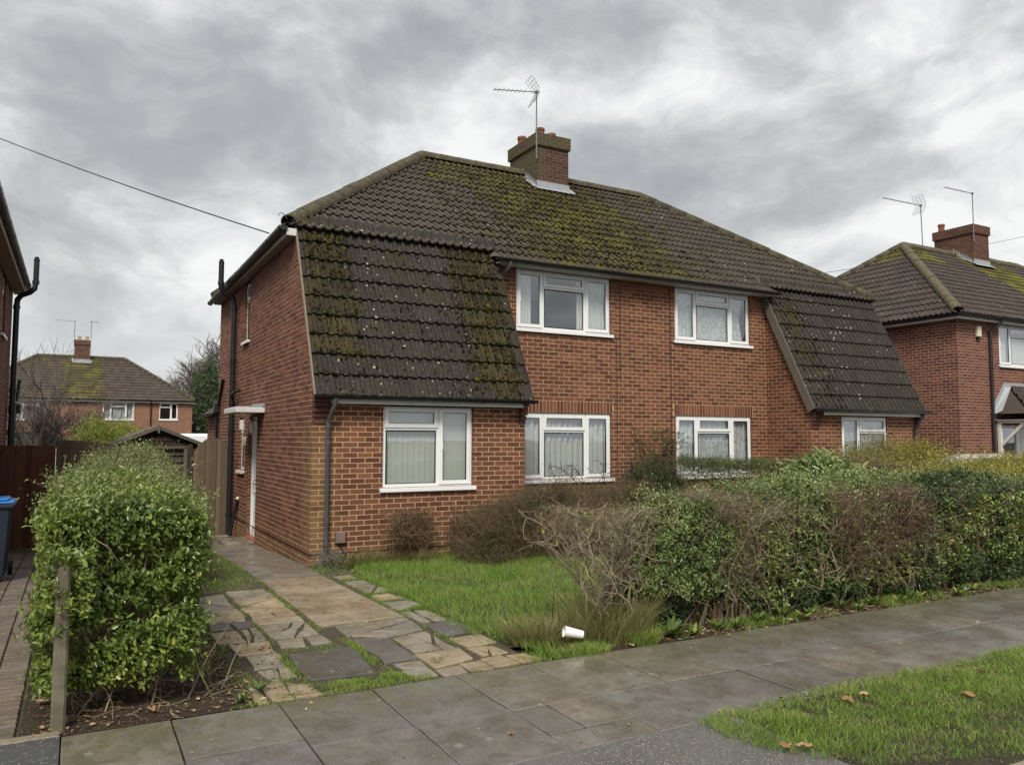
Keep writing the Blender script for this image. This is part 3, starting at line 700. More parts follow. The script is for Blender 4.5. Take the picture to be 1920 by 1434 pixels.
def room(win, O, U, N, w_, h_, depth=1.6):
    O, U, N = A(*O), A(*U), A(*N); M = frame(O, U, A(0, 0, 1), N); mb = MB(); a, b_, c, d = -0.35, w_+0.35, -0.5, h_+0.03
    q = lambda *p: [M @ Vector(x) for x in p]
    mb.quad(*q((a, c, -depth), (b_, c, -depth), (b_, d, -depth), (a, d, -depth)))
    mb.quad(*q((a, c, -.22), (a, c, -depth), (a, d, -depth), (a, d, -.22))); mb.quad(*q((b_, c, -.22), (b_, d, -.22), (b_, d, -depth), (b_, c, -depth)))
    mb.quad(*q((a, c, -.22), (b_, c, -.22), (b_, c, -depth), (a, c, -depth))); mb.quad(*q((a, d, -.22), (a, d, -depth), (b_, d, -depth), (b_, d, -.22)))
    mb.build('room_interior', DARKROOM, win)
C3 = [(0, .275, 0, 1, 2), (.275, .725, .73, 1, 1), (.275, .725, 0, .73, 0), (.725, 1, 0, 1, 1)]
C3M = [(0, .275, 0, 1, 1), (.275, .725, .73, 1, 1), (.275, .725, 0, .73, 0), (.725, 1, 0, 1, 1)]
C2 = [(0, .61, .72, 1, 1), (0, .61, 0, .72, 0), (.61, 1, 0, 1, 2)]
C2M = [(0, .39, 0, 1, 1), (.39, 1, .72, 1, 1), (.39, 1, 0, .72, 0)]

def gutter(house, a, b, r=0.056, mat=BLACK, name='gutter', clips=0.9):
    a, b = A(*a), A(*b); d = (b-a); L = np.linalg.norm(d); d /= L; s = np.cross(d, A(0, 0, 1.)); mb = MB(); K = 8; V = []
    for e in (a, b):
        for rr in (r, r-0.006):
            for k in range(K+1):
                th = math.pi+math.pi*k/K; V.append(e+s*math.cos(th)*rr+A(0, 0, 1)*math.sin(th)*rr)
    m = K+1; F = []
    for k in range(K): F += [(k, k+1, 2*m+k+1, 2*m+k), (m+k, 3*m+k, 3*m+k+1, m+k+1)]
    F += [(0, 2*m, 3*m, m), (K, m+K, 3*m+K, 2*m+K)]; mb.add(V, F)
    mb.add([a]+V[0:m], [(0, k+1, k+2) for k in range(K)]); mb.add([b]+V[2*m:3*m], [(0, k+2, k+1) for k in range(K)])
    g = mb.build(name, mat, house, smooth=True)
    n = max(2, int(L/clips)); 
    for i in range(n+1):
        p = a+d*(0.08+(L-0.16)*i/n); q = MB(); V = []; w2 = 0.02
        for e in (p-d*w2, p+d*w2):
            for k in range(K+1):
                th = math.pi+math.pi*k/K; V.append(e+s*math.cos(th)*(r+0.006)+A(0, 0, 1)*math.sin(th)*(r+0.006))
        q.add(V, [(k, k+1, m+k+1, m+k) for k in range(K)]); q.build('gutter_bracket', mat, g)
    return g
def pipe(house, pts, r, mat, name, collars=(), parent=None):
    o = MB().tube(pts, r, 10).build(name, mat, parent or house, smooth=True)
    for c in collars:
        MB().tube([(c[0], c[1], c[2]-0.035), (c[0], c[1], c[2]+0.035)], r*1.22, 10).build('pipe_collar', mat, o, smooth=True)
    return o
def board(house, x0, x1, y0, y1, z0, z1, mat, name): return MB().bbox(x0, x1, y0, y1, z0, z1, 0.003).build(name, mat, house)

def chimney(house, cx, cy, hx, hy, zb, zt, mat_b, mat_m, pots, roof_front_z, potmat=POT, flash=True):
    ch = MB().box(cx-hx+0.02, cx+hx-0.02, cy-hy+0.02, cy+hy-0.02, zb, zt-0.02).build('chimney', mat_m, house)
    def faces(x0, x1, y0, y1, z0, z1, ph):
        nonlocal ch
        for O, U, N, L in (((x0, y0), (1, 0, 0), (0, -1, 0), x1-x0), ((x0, y1), (0, -1, 0), (-1, 0, 0), y1-y0), ((x1, y0), (0, 1, 0), (1, 0, 0), y1-y0), ((x1, y1), (-1, 0, 0), (0, 1, 0), x1-x0)):
            wall(house, 'chimney_face', (*O, 0), U, N, L, z1, core=mat_m, brick=mat_b, z0=z0, phase=ph)
    faces(cx-hx, cx+hx, cy-hy, cy+hy, round(zb/0.075)*0.075, zt-0.30, 0.0)
    e = 0.045
    faces(cx-hx-e, cx+hx+e, cy-hy-e, cy+hy+e, round((zt-0.30)/0.075)*0.075, zt, 0.05)
    MB().box(cx-hx-e, cx+hx+e, cy-hy-e, cy+hy+e, zt-0.30, zt-0.297).add([(cx-hx-e, cy-hy-e, zt), (cx+hx+e, cy-hy-e, zt), (cx+hx+e, cy+hy+e, zt), (cx-hx-e, cy+hy+e, zt), (cx-hx*.6, cy-hy*.8, zt+.05), (cx+hx*.6, cy-hy*.8, zt+.05), (cx+hx*.6, cy+hy*.8, zt+.05), (cx-hx*.6, cy+hy*.8, zt+.05)],
        [(4, 5, 6, 7), (0, 1, 5, 4), (1, 2, 6, 5), (2, 3, 7, 6), (3, 0, 4, 7)]).build('chimney_top', mat_m, ch)
    for (px, py, h) in pots:
        MB().tube([(px, py, zt+.02), (px, py, zt+h*.75), (px, py, zt+h*.76), (px, py, zt+h), (px, py, zt+h-.01)], [.105, .098, .115, .112, .085], 14).build('chimney_pot', potmat, ch, smooth=True)
    if flash:
        k = roof_front_z  # (z at y = cy-hy, slope, ridge y, ridge z)
        z0, slope, yr, zr = k; y0 = cy-hy
        f = MB().box(cx-hx-.02, cx+hx+.02, y0-.022, y0-.008, z0-.06, z0+.17); f.add([(cx-hx-.1, y0-.015, z0+.02), (cx+hx+.1, y0-.015, z0+.02), (cx+hx+.1, y0-.20, z0-.08), (cx-hx-.1, y0-.20, z0-.08)], [(0, 1, 2, 3)])
        f.build('lead_apron', LEAD, ch)
        s = MB()
        for sx in (-1, 1):
            X = cx+sx*(hx+.014); n = 7
            for i in range(n):
                ya, yb = y0+(yr-y0)*i/n, y0+(yr-y0)*(i+1)/n; za = z0+slope*(ya-y0); zb_ = z0+slope*(yb-y0)
                s.quad((X, ya-.01, za-.02), (X, yb+.01, zb_-.02), (X, yb+.01, zb_+.19), (X, ya+.05, za+.15))
            s.quad((X, y0-.1, z0-.02), (X, yr, zr+.03), (X+sx*.14, yr, zr+.035), (X+sx*.14, y0-.1, z0-.015))
        s.build('stepped_flashing', LEAD, ch)
    return ch
# ------------------------------------------------------------------ the semi-detached house
BAY, BW, PW = 1.142, 3.472, 6.8255
W2 = 2*PW; HD = 7.35
house = thing('semi_detached_house', 'red brick semi-detached pair with mossy tiled roof sweeping steeply down over both front bays', 'house', (0, 0, 0))
XA, XB, XC, XD = 3.9485, 6.0274, 1.0567, 2.5344
F1 = [(XA-BW, XB-BW, 3.769, 4.862), (W2-XB-BW, W2-XA-BW, 3.769, 4.862)]
G1 = [(XA-BW, XB-BW, 1.035, 2.252), (W2-XB-BW, W2-XA-BW, 1.035, 2.252)]
wall(house, 'front_wall', (BW, 0, 0), (1, 0, 0), (0, -1, 0), W2-2*BW, 4.862, F1+G1, soldiers=[(XA-BW-.04, XB-BW+.04, 2.2525, 2.475), (W2-XB-BW-.04, W2-XA-BW+.04, 2.2525, 2.475)], phase=0.03)
wall(house, 'bay_wall', (0, -BAY, 0), (1, 0, 0), (0, -1, 0), BW, 2.33, [(XC, XD, 1.048, 2.276)], phase=0.0)
wall(house, 'bay_wall', (W2-BW, -BAY, 0), (1, 0, 0), (0, -1, 0), BW, 2.33, [(BW-XD, BW-XC, 1.048, 2.276)], phase=0.06)
SD = [(HD-3.56, HD-2.72, -.1, 2.2), (HD-4.5, HD-3.9, 1.13, 2.2), (HD-4.27, HD-3.72, 3.7, 4.93)]
wall(house, 'side_wall', (0, HD, 0), (0, -1, 0), (-1, 0, 0), HD+BAY, 4.93, SD, clip=(-2.02, 19.845), z0=-0.375, phase=0.10)
wall(house, 'bay_return_wall', (W2-BW, 0, 0), (0, -1, 0), (-1, 0, 0), BAY, 4.862, clip=(-2.02, 4.99), phase=0.05)
wall(house, 'bay_return_wall', (BW, -BAY, 0), (0, 1, 0), (1, 0, 0), BAY, 4.862, clip=(2.02, 2.68), phase=0.05)
wall(house, 'far_side_wall', (W2, -BAY, 0), (0, 1, 0), (1, 0, 0), HD+BAY, 4.93, clip=(2.02, 2.68), phase=0.05)
wall(house, 'back_wall', (W2, HD, 0), (-1, 0, 0), (0, 1, 0), W2, 4.93, z0=-.375, bricks=False, core=BRICKFAR)
dp = MB(); dp.box(-0.011, -0.004, -BAY-.008, HD, 0.145, 0.157); dp.box(-0.011, BW, -BAY-.011, -BAY-.004, 0.145, 0.157); dp.build('damp_course', RUBBER, house)

# windows
NF = (0, -1, 0); UX = (1, 0, 0)
def fwin(x0, x1, y, z0, z1, cells, **k): return window(house, (x0+.004, y, z0), UX, NF, x1-x0-.008, z1-z0-.003, cells, **k)
w1 = fwin(XA, XB, 0, 3.769, 4.862, C3); room(w1, (XA, 0, 3.769), UX, NF, XB-XA, 1.09)
curtain(w1, (XA, 0, 3.769), UX, NF, 0.06, 0.36, 0.04, 1.06, 0.115, NET, 4, 0.02); curtain(w1, (XA, 0, 3.769), UX, NF, 1.36, 2.03, 0.04, 1.06, 0.115, NET, 8, 0.02, gather=0.15)
w2 = fwin(W2-XB, W2-XA, 0, 3.769, 4.862, C3M); room(w2, (W2-XB, 0, 3.769), UX, NF, XB-XA, 1.09)
curtain(w2, (W2-XB, 0, 3.769), UX, NF, 0.03, 1.95, 0.03, 1.06, 0.115, LACE, 17, 0.018, gather=0.12)
w3 = fwin(XA, XB, 0, 1.035, 2.252, C3); room(w3, (XA, 0, 1.035), UX, NF, XB-XA, 1.2)
curtain(w3, (XA, 0, 1.035), UX, NF, 0.03, 1.02, 0.03, 1.17, 0.115, NET, 8, 0.024); curtain(w3, (XA, 0, 1.035), UX, NF, 1.0, 2.05, 0.03, 1.17, 0.13, NET, 9, 0.024)
w4 = fwin(W2-XB, W2-XA, 0, 1.035, 2.252, C3M); room(w4, (W2-XB, 0, 1.035), UX, NF, XB-XA, 1.2)
curtain(w4, (W2-XB, 0, 1.035), UX, NF, 0.03, 2.05, 0.03, 1.17, 0.115, LACE, 18, 0.018)
w5 = fwin(XC, XD, -BAY, 1.048, 2.276, C2); room(w5, (XC, -BAY, 1.048), UX, NF, XD-XC, 1.2)
nb = 15
for i in range(nb):
    a = 0.05+(XD-XC-0.1)*i/nb; bw = (XD-XC-0.1)/nb*1.12
    mb = MB(); a1 = random.uniform(0.006, 0.016)
    mb.quad((XC+a, -BAY+.115+a1, 1.09), (XC+a+bw, -BAY+.115-a1, 1.09), (XC+a+bw, -BAY+.115-a1, 2.24), (XC+a, -BAY+.115+a1, 2.24)); mb.build('blind_slat', BLIND, w5)
w6 = fwin(W2-XD, W2-XC, -BAY, 1.048, 2.276, C2M); room(w6, (W2-XD, -BAY, 1.048), UX, NF, XD-XC, 1.2)
curtain(w6, (W2-XD, -BAY, 1.048), UX, NF, 0.04, XD-XC-.04, 0.03, 1.18, 0.115, LACE, 12, 0.018)
US, NS = (0, -1, 0), (-1, 0, 0)
s1 = window(house, (0, 4.27, 3.7), US, NS, 0.55, 1.2, [(0, 1, .7, 1, 1), (0, 1, 0, .7, 0)], inset=0.05); curtain(s1, (0, 4.27, 3.7), US, NS, 0.02, .53, .02, 1.15, .12, NET, 4)
s2 = window(house, (0, 4.5, 1.13), US, NS, 0.60, 1.07, [(0, 1, .68, 1, 1), (0, 1, 0, .68, 0)], inset=0.05); curtain(s2, (0, 4.5, 1.13), US, NS, 0.02, .58, .02, 1.0, .12, NET, 4)
# side door
Md = frame((0.07, 3.56, -0.08), US, (0, 0, 1), NS); mb = MB()
ring(mb, Md, 0, .84, 0, 2.28, .06, -.06, 0); dr = mb.build('side_door', WHITE, house)
mb = MB(); bar(mb, Md, .062, .778, .062, 2.218, -.04, -.012)
for (a, b_, c, d) in ((.16, .68, .18, .85), (.16, .68, 1.0, 2.08)):
    ring(mb, Md, a, b_, c, d, .025, -.012, .004); ring(mb, Md, a+.05, b_-.05, c+.05, d-.05, .012, -.012, -.002)
mb.build('door_leaf', WHITE, dr)
mb = MB(); bar(mb, Md, .70, .735, .95, 1.2, -.012, .006); mb.tube([Md @ Vector((.717, 1.08, 0)), Md @ Vector((.717, 1.08, .05)), Md @ Vector((.62, 1.08, .055))], .009, 8); mb.build('door_handle', METAL, dr)
MB().bbox(-.035, .08, 2.70, 3.58, -.16, -.08, .006).build('tiled_door_sill', m_simple('red_sill_tile', (0.26, 0.09, 0.06), 0.5, 0.4), house)
# canopy, step and lantern at the side door
cp = MB().bbox(-.50, .0, 2.07, 3.30, 2.225, 2.315, .008).build('door_canopy', PAINT, house)
MB().bbox(-.46, -.004, 2.10, 3.27, 2.315, 2.335, .006).build('canopy_felt', LEAD, cp)
MB().add([(-.006, 2.06, 2.33), (-.006, 3.28, 2.32), (-.006, 3.28, 2.42), (-.006, 2.06, 2.40), (-.05, 2.06, 2.338), (-.05, 3.28, 2.338)], [(0, 1, 2, 3), (0, 1, 5, 4)]).build('canopy_flashing', LEAD, cp)
def lantern(y, z, r=.05):
    mb = MB().box(-.03, -.004, y-.03, y+.03, z-.02, z+.1); mb.tube([(-.03, y, z+.06), (-.09, y, z+.09), (-.13, y, z+.06)], .008, 6)
    l = mb.build('wall_lantern', BLACK, house)
    MB().tube([(-.13, y, z+.05), (-.13, y, z+.03), (-.13, y, z-.13), (-.13, y, z-.16)], [.02, r*1.1, r*.8, .03], 8).build('lantern_glass', CREAM, l)
lantern(2.58, 2.02); 
mb = MB().bbox(-.07, -.004, 4.02, 4.17, 1.93, 2.13, .01); mb.build('alarm_box', CREAM, house)
MB().bbox(-.05, -.004, 3.72, 3.82, 1.62, 1.80, .008).build('meter_cover', CREAM, house)
# catslide roofs
SLc = math.hypot(1.40, 2.828); Vc = A(0, 1.40/SLc, 2.828/SLc); Nc = A(0, -2.828/SLc, 1.40/SLc)
def catslide(x0, x1, left_mat, right_mat):
    a, b_ = A(x0, -1.30, 2.42), A(x1, -1.30, 2.42)
    k = 0.03
    mb = MB(); q = [a-Nc*k, b_-Nc*k, b_-Nc*k+Vc*(SLc+.1), a-Nc*k+Vc*(SLc+.1)]; mb.quad(*q); mb.quad(*[p-Nc*.03 for p in q][::-1])
    r = mb.build('catslide_roof', m_under, house)
    tiles(house, r, a-Nc*.02-Vc*.04, (1, 0, 0), Vc, x1-x0, SLc+.12, 0.345, [((0, SLc+.14), (0, 1))], TILE_CAT)
    for (x, s, m, wd) in ((x0, -1, left_mat, .02), (x1, 1, right_mat, .02)):
        M = frame(A(x, -1.30, 2.42)-Vc*.03, (1, 0, 0), Vc, Nc); mb = MB()
        t0, t1 = (-.045, .01) if m is not WOODGR else (-.17, .012)
        mb.bbox(min(0, s*wd)-.004, max(0, s*wd)+.004, 0, SLc+.12, t0, t1, .004, M); mb.build('verge_board', m, r)
    return r
cat1 = catslide(0.0, BW+.06, MORTARC, WOODDK); cat2 = catslide(W2-BW-.06, W2+.03, WOODGR, MORTARC)
for (x0, x1) in ((0, BW), (W2-BW, W2)):
    gutter(house, (x0-.04, -1.375, 2.395), (x1+.10, -1.375, 2.395))
    board(house, x0+.235, x1-.10, -1.285, -1.265, 2.275, 2.375, PAINT, 'fascia')
    MB().bbox(x0+.235, x1-.10, -1.265, -BAY-.012, 2.292, 2.302, .002).build('soffit', SOFFIT_BOUNCE, house)
    for xc0, xc1 in ((x0, x0+.23), (x1-.105, x1)):
        cb = None
        for k in range(5):
            z = 2.01+k*.072; o = MB().bbox(xc0+random.uniform(-.003, .003), xc1+random.uniform(-.003, .003), -BAY-.035-.03*k, -BAY-.004, z, z+.060, .003)
            if cb is None: cb = MB().box(xc0+.01, xc1-.01, -BAY-.03, -BAY-.002, 2.0, 2.37).build('corbel', MORTARC, house)
            o.build('corbel_brick', BRICKC, cb)
# main hipped roof
RX = 3.72
main = hip_roof(house, 'main_roof', -.15, W2+.15, -.03, 7.55, 5.075, RX, W2-RX, 4.05, 8.12, TILE_MAIN, RIDGE)
Vm = A(0, 4.08, 3.045); Vm = Vm/np.linalg.norm(Vm)
tiles(house, main, A(BW-.02, -.03, 5.075)-Vm*.34+A(0, 0, .012), (1, 0, 0), Vm, W2-2*BW+.04, 0.34, 0.34, [], TILE_MAIN)
MB().add([A(BW-.02, -.03, 5.06), A(W2-BW+.02, -.03, 5.06), A(W2-BW+.02, -.27, 4.885), A(BW-.02, -.27, 4.885)], [(0, 1, 2, 3)]).build('eave_felt', m_under, main)
gutter(house, (BW-.10, -.335, 4.925), (W2-BW+.08, -.335, 4.925))
board(house, BW+.0, W2-BW, -.262, -.240, 4.862, 4.95, PAINT, 'fascia')
MB().bbox(BW, W2-BW, -.240, .04, 4.864, 4.876, .002).build('soffit', PAINT, house)
gutter(house, (-.225, 7.55, 4.985), (-.225, -.08, 5.065), r=.066)
board(house, -.155, -.135, -.02, 7.45, 4.94, 5.05, PAINT, 'fascia')
MB().bbox(-.135, .02, -.01, 7.45, 4.935, 4.947, .002).build('soffit', SOFFIT_BOUNCE, house)
MB().bbox(-.165, -.012, -.045, -.02, 4.93, 5.045, .004).build('box_end', PAINT, house)
MB().bbox(W2+.012, W2+.10, .30, 7.45, 4.93, 5.035, .004).build('fascia', PAINT, house)
MB().tube([(-.16, -.05, 5.17), (-.22, -.1, 5.22), (-.27, -.12, 5.25), (-.31, -.12, 5.22), (-.31, -.12, 5.19)], .007, 6).build('hip_iron', METAL, main)
MB().add([(BW+.0, -.30, 4.96), (BW-.12, -.12, 4.98), (BW-.02, -.05, 5.10), (BW+.03, -.06, 5.09)], [(0, 1, 2, 3)]).build('lead_patch', RIDGE, main)
chimney(house, PW, 4.05, .436, .66, 7.2, 9.0, BRICKCHIM, MORTARC, [(PW-.18, 3.68, .24), (PW+.2, 3.78, .21), (PW-.22, 4.5, .3)], (5.075+.746*(4.05-.66+.03)+.05, .746, 4.05, 8.12), POT)
# pipes
pipe(house, [(-.09, 5.0, -.25), (-.09, 5.0, 4.55), (-.10, 5.0, 4.66), (-.16, 4.98, 4.75), (-.32, 4.93, 4.80), (-.37, 4.92, 4.88), (-.38, 4.92, 5.0), (-.38, 4.92, 5.42)], .054, BLACK, 'soil_pipe', [(-.09, 5.0, z) for z in (.2, 1.9, 2.5, 3.4, 4.5)]+[(-.38, 4.92, 5.0)])
MB().tube([(-.38, 4.92, 5.42), (-.38, 4.92, 5.46), (-.38, 4.92, 5.47), (-.38, 4.92, 5.5)], [.058, .058, .035, .045], 10).build('vent_cowl', BLACK, house)
pipe(house, [(-.09, 4.97, 2.62), (-.12, 4.75, 2.68), (-.10, 4.55, 2.72), (-.02, 4.5, 2.75)], .03, BLACK, 'waste_pipe')
pipe(house, [(-.04, 6.55, 3.1), (-.05, 7.0, 2.55), (-.06, 7.1, 2.4), (-.06, 7.1, -.2)], .035, BLACK, 'waste_pipe')
MB().bbox(-.14, -.01, 7.0, 7.2, 2.35, 2.55, .01).build('hopper_head', BLACK, house)
pipe(house, [(-.03, 4.35, .55), (-.06, 4.45, .3), (-.10, 4.6, -.05), (-.12, 4.62, -.2)], .035, BLACK, 'waste_pipe')
MB().tube([(-.01, 4.35, .56), (-.06, 4.36, .565)], .03, 8).build('pipe_end', CREAM, house)
pipe(house, [(.27, -1.375, 2.36), (.27, -1.37, 2.27), (.25, -1.33, 2.2), (.22, -1.24, 2.06), (.215, -1.21, 1.98), (.215, -1.205, .05)], .034, GREYP, 'downpipe', [(.215, -1.205, z) for z in (1.97, 1.72, .62, .30)])
pipe(house, [(BW+.17, -.335, 4.88), (BW+.17, -.33, 4.80), (BW+.13, -.2, 4.70), (BW+.10, -.08, 4.62), (BW+.10, -.075, 1.9)], .034, GREYP, 'downpipe', [(BW+.10, -.075, 4.6)])
pipe(house, [(W2-.12, -1.375, 2.36), (W2-.13, -1.37, 2.28), (W2-.2, -1.28, 2.14), (W2-.2, -1.21, 2.05), (W2-.2, -1.205, .05)], .034, BLACK, 'downpipe', [])
MB().bbox(.36, .50, -BAY-.075, -BAY-.006, .29, .46, .012).build('meter_box', m_simple('brown_meter_box', (0.21, 0.145, 0.125), 0.5, 0.4), house)
pipe(house, [(.43, -BAY-.03, .29), (.44, -BAY-.02, .22), (.52, -BAY-.02, .12), (.55, -BAY-.02, 0)], .007, BLACK, 'cable')
for x, zt in ((6.17, 3.70), (6.24, 4.86), (7.50, 4.86)):
    pts = [(x+.002*math.sin(z*5), -.014, z) for z in np.linspace(zt, .9 if x != 6.24 else 2.9, 14)]
    pipe(house, pts, .0055, BLACK, 'cable')
# rear extension
ext = wall(house, 'extension_wall', (0.0, 9.0, 0), (0, -1, 0), (-1, 0, 0), 1.65, 2.4, z0=-.375, phase=.1)
MB().add([(-.12, 9.1, 2.36), (-.12, 7.36, 2.36), (1.0, 7.36, 3.2), (1.0, 9.1, 3.2), (-.12, 9.1, 2.30), (-.12, 7.36, 2.30)], [(0, 1, 2, 3), (0, 4, 5, 1)]).build('extension_roof', TILE_MAIN, house)
gutter(house, (-.17, 9.1, 2.34), (-.17, 7.37, 2.34))
# moss cushions on the tiles
def moss(n, fn, name, mat, parent, s0=.012, s1=.035):
    V = []; F = []; R_ = []
    T = [(math.cos(a)*.5, math.sin(a)*.5, 0) for a in np.linspace(0, 2*math.pi, 7)[:-1]]+[(math.cos(a+.3)*.33, math.sin(a+.3)*.33, .42) for a in np.linspace(0, 2*math.pi, 7)[:-1]]+[(0, 0, .55)]
    T = np.array(T); TFc = [(i, (i+1) % 6, 6+(i+1) % 6, 6+i) for i in range(6)]; TT = [(6+i, 6+(i+1) % 6, 12, 12) for i in range(6)]
    for i in range(n):
        r = fn()
        if r is None: continue
        P, U, V_, N = r; s = random.uniform(s0, s1)*random.choice((.7, 1, 1.6)); st = random.uniform(.8, 1.7); jit = 1+np.array([[random.uniform(-.25, .25)]*3 for _ in range(13)])
        Q = T*jit; b0 = len(V)*13
        V.append(P+np.outer(Q[:, 0]*s, U)+np.outer(Q[:, 1]*s*st, V_)+np.outer(Q[:, 2]*s*.9, N)); R_ += [random.random()]*13
        F += [tuple(b0+k for k in f) for f in TFc]; F += [tuple(b0+k for k in f) for f in TT]
    if not V: return
    Fq = np.array([f for f in F if f[2] != f[3]]); me = bpy.data.meshes.new(name)
    me.from_pydata(np.concatenate(V).tolist(), [], [f if f[2] != f[3] else f[:3] for f in F]); a = me.attributes.new('rnd', 'FLOAT', 'POINT'); a.data.foreach_set('value', np.array(R_, np.float32)); me.update()
    link(name, me, mat, parent, kind='stuff', smooth=True)
def m_moss():
    def f(t, b):
        a = t.new('ShaderNodeAttribute', attribute_name='rnd').outputs['Fac']; p = t.pos(); n = t.noise(p, 90, 3, .7)
        c = t.ramp(a, [(0, (.014, .011, .006)), (.6, (.038, .030, .011)), (.88, (.075, .068, .016)), (1, (.17, .165, .03))]); c = t.mix(n, t.mix(0.7, c, (.012, .010, .005)), c)
        inp(b, 'Base Color', c); b.inputs['Roughness'].default_value = 1; b.inputs['Specular IOR Level'].default_value = .05; inp(b, 'Normal', t.bump(n, .8, .01))
    return material('moss', f)
MOSS = m_moss()
def cat_pt():
    k = random.random()
    if k < .40: x = random.uniform(2.45, 3.4); v = random.betavariate(1.2, 1.2)
    elif k < .62: x = random.uniform(.05, .8); v = random.betavariate(1.8, 1.1)
    elif k < .82: x = random.uniform(.1, 3.4); v = random.random()
    else: x = random.uniform(W2-BW, W2-BW+.9); v = random.random()
    vv = v*SLc; k = int(vv/.345)*.345; vv = k+(.345*random.random()**1.7)*.95
    fr = (vv-k)/.345; h = .012+.03*(1-fr)
    xx = x; per = (xx % .15); h += .024 if per > .078 else 0
    return A(x, -1.30, 2.42)+Vc*(vv-.04)+Nc*(h-.022), A(1, 0, 0), Vc, Nc
moss(3400, cat_pt, 'moss', MOSS, cat1, .012, .034)
Nm = np.cross(A(1, 0, 0), Vm)
def main_pt():
    v = random.random(); c = 6.6-0.9*(1-v); x = random.gauss(c, .95+.5*(1-v)); vv = v*4.9
    if random.random() < .25: x = random.uniform(3.2, 9.5); 
    if x < .3+vv*.8 or x > W2-.3-vv*.8: return None
    if abs(x-PW) < .5 and vv > 4.1: return None
    k = int(vv/.34)*.34; vv = k+.34*random.random()**1.5*.95; fr = (vv-k)/.34
    return A(x, -.03, 5.075)+Vm*(vv-.03)+Nm*(.02+.03*(1-fr)), A(1, 0, 0), Vm, Nm
moss(6500, main_pt, 'moss', MOSS, main, .02, .05)
flush_bricks(house, 300); flush_tiles(house, 300)

# ------------------------------------------------------------------ aerials and wires
def aerial(name, label, base, h, boom_dir, boom_len, n_el, tilt=0.0, grid=True, el=.16, lean=(0, 0), thick=.017):
    bx, by, bz = base; t = thing(name, label, 'aerial', base); top = A(bx+lean[0], by+lean[1], bz+h)
    MB().tube([base, tuple(top)], thick, 8).build('mast', METAL, t, smooth=True)
    d = A(math.cos(boom_dir), math.sin(boom_dir), tilt); d /= np.linalg.norm(d); s = np.cross(d, A(0, 0, 1)); s /= np.linalg.norm(s); u = np.cross(s, d)
    c = top-A(0, 0, .03)
    MB().tube([tuple(c-d*.08), tuple(c+d*boom_len)], .011, 6).build('boom', METAL, t)
    MB().box(c[0]-.03, c[0]+.03, c[1]-.03, c[1]+.03, c[2]-.03, c[2]+.03).build('clamp', METAL, t)
    for i in range(n_el):
        p = c+d*(boom_len*(.28+.70*i/max(1, n_el-1))); q = p+d*.012
        MB().tube([tuple(p-s*el*.5-u*.0), tuple(p+s*el*.5)], .0055, 5).build('element', METAL, t)
    if grid:
        for sg in (-1, 1):
            mb = MB()
            for i in range(5):
                o = c+d*(.04+.055*i*0)+u*sg*(.03+.065*i)-d*(.0-.028*i*0)
                o = c-d*.0+u*sg*(.03+.07*i)+d*(.012*i*i*.9)
                mb.tube([tuple(o-s*.2), tuple(o+s*.2)], .005, 5)
            for e in (-.19, -.06, .06, .19):
                mb.tube([tuple(c+s*e+u*sg*.02), tuple(c+s*e+u*sg*.31+d*.17)], .005, 5)
            mb.build('reflector_grid', METAL, t)
    return t
aerial('tv_aerial', 'grid reflector television aerial on a mast strapped to the mossy double chimney', (PW-.475, 3.35, 8.35), 1.64, math.radians(172), 1.08, 8, tilt=-.10, el=.20)
def wire(label, a, b, sag, r=.008):
    a, b = A(*a), A(*b); pts = [tuple(a+(b-a)*t-A(0, 0, sag*4*t*(1-t))) for t in np.linspace(0, 1, 25)]
    o = MB().tube(pts, r, 6, False).build('overhead_wire', RUBBER, smooth=True); tag(o, label, 'wire', 'overhead wires')
wire('black overhead wire running down to the gutter at the side of the brick house', (-9.6, 16.7, 12.6), (-.27, .75, 5.12), .22, .011)
# ------------------------------------------------------------------ neighbouring houses
hr = thing('semi_detached_house', 'brick house with cream alarm box and white porch brackets, beyond the golden hedge', 'house', (16.57, -.31, 0))
RXc = 23.68
wall(hr, 'side_wall', (16.57, 7.9, 0), (0, -1, 0), (-1, 0, 0), 8.21, 4.86, core=MORTAR2, brick=BRICK2, phase=.02)
wx = 18.42
wall(hr, 'front_wall', (16.57, -.31, 0), (1, 0, 0), (0, -1, 0), 14.2, 4.86, [(wx-16.57, wx+2.08-16.57, 3.745, 4.86), (1.62, 3.9, .0, 2.15), (9.9, 12.0, 3.745, 4.86)], core=MORTAR2, brick=BRICK2, phase=.08)
for xx in (wx, 26.47):
    wn = window(hr, (xx+.004, -.31, 3.745), UX, NF, 2.07, 1.11, C3); room(wn, (xx, -.31, 3.745), UX, NF, 2.07, 1.1); curtain(wn, (xx, -.31, 3.745), UX, NF, .04, 2.0, .03, 1.06, .12, NET, 15, .016)
rr = hip_roof(hr, 'main_roof', 16.36, 31.0, -.52, 8.1, 4.95, 20.5, 26.86, 3.79, 8.03, TILE_R, RIDGE2)
gutter(hr, (16.30, -.58, 4.93), (31.06, -.58, 4.93)); gutter(hr, (16.30, 8.1, 4.93), (16.30, -.60, 4.93))
board(hr, 16.37, 31.0, -.51, -.49, 4.82, 4.93, PAINT, 'fascia'); board(hr, 16.35, 16.369, -.51, 8.1, 4.82, 4.93, PAINT, 'fascia')
MB().bbox(16.369, 31, -.489, -.325, 4.83, 4.84, .002).build('soffit', SOFFIT_BOUNCE, hr); MB().bbox(16.37, 16.56, -.489, 8.1, 4.822, 4.83, .002).build('soffit', SOFFIT_BOUNCE, hr)
chimney(hr, RXc, 3.79, .44, .68, 7.0, 9.0, BRICKC, MORTARC, [(RXc-.2, 4.35, .3)], (4.95+.72*(3.79-.68+.52)+.08, .72, 3.79, 8.03), POT)
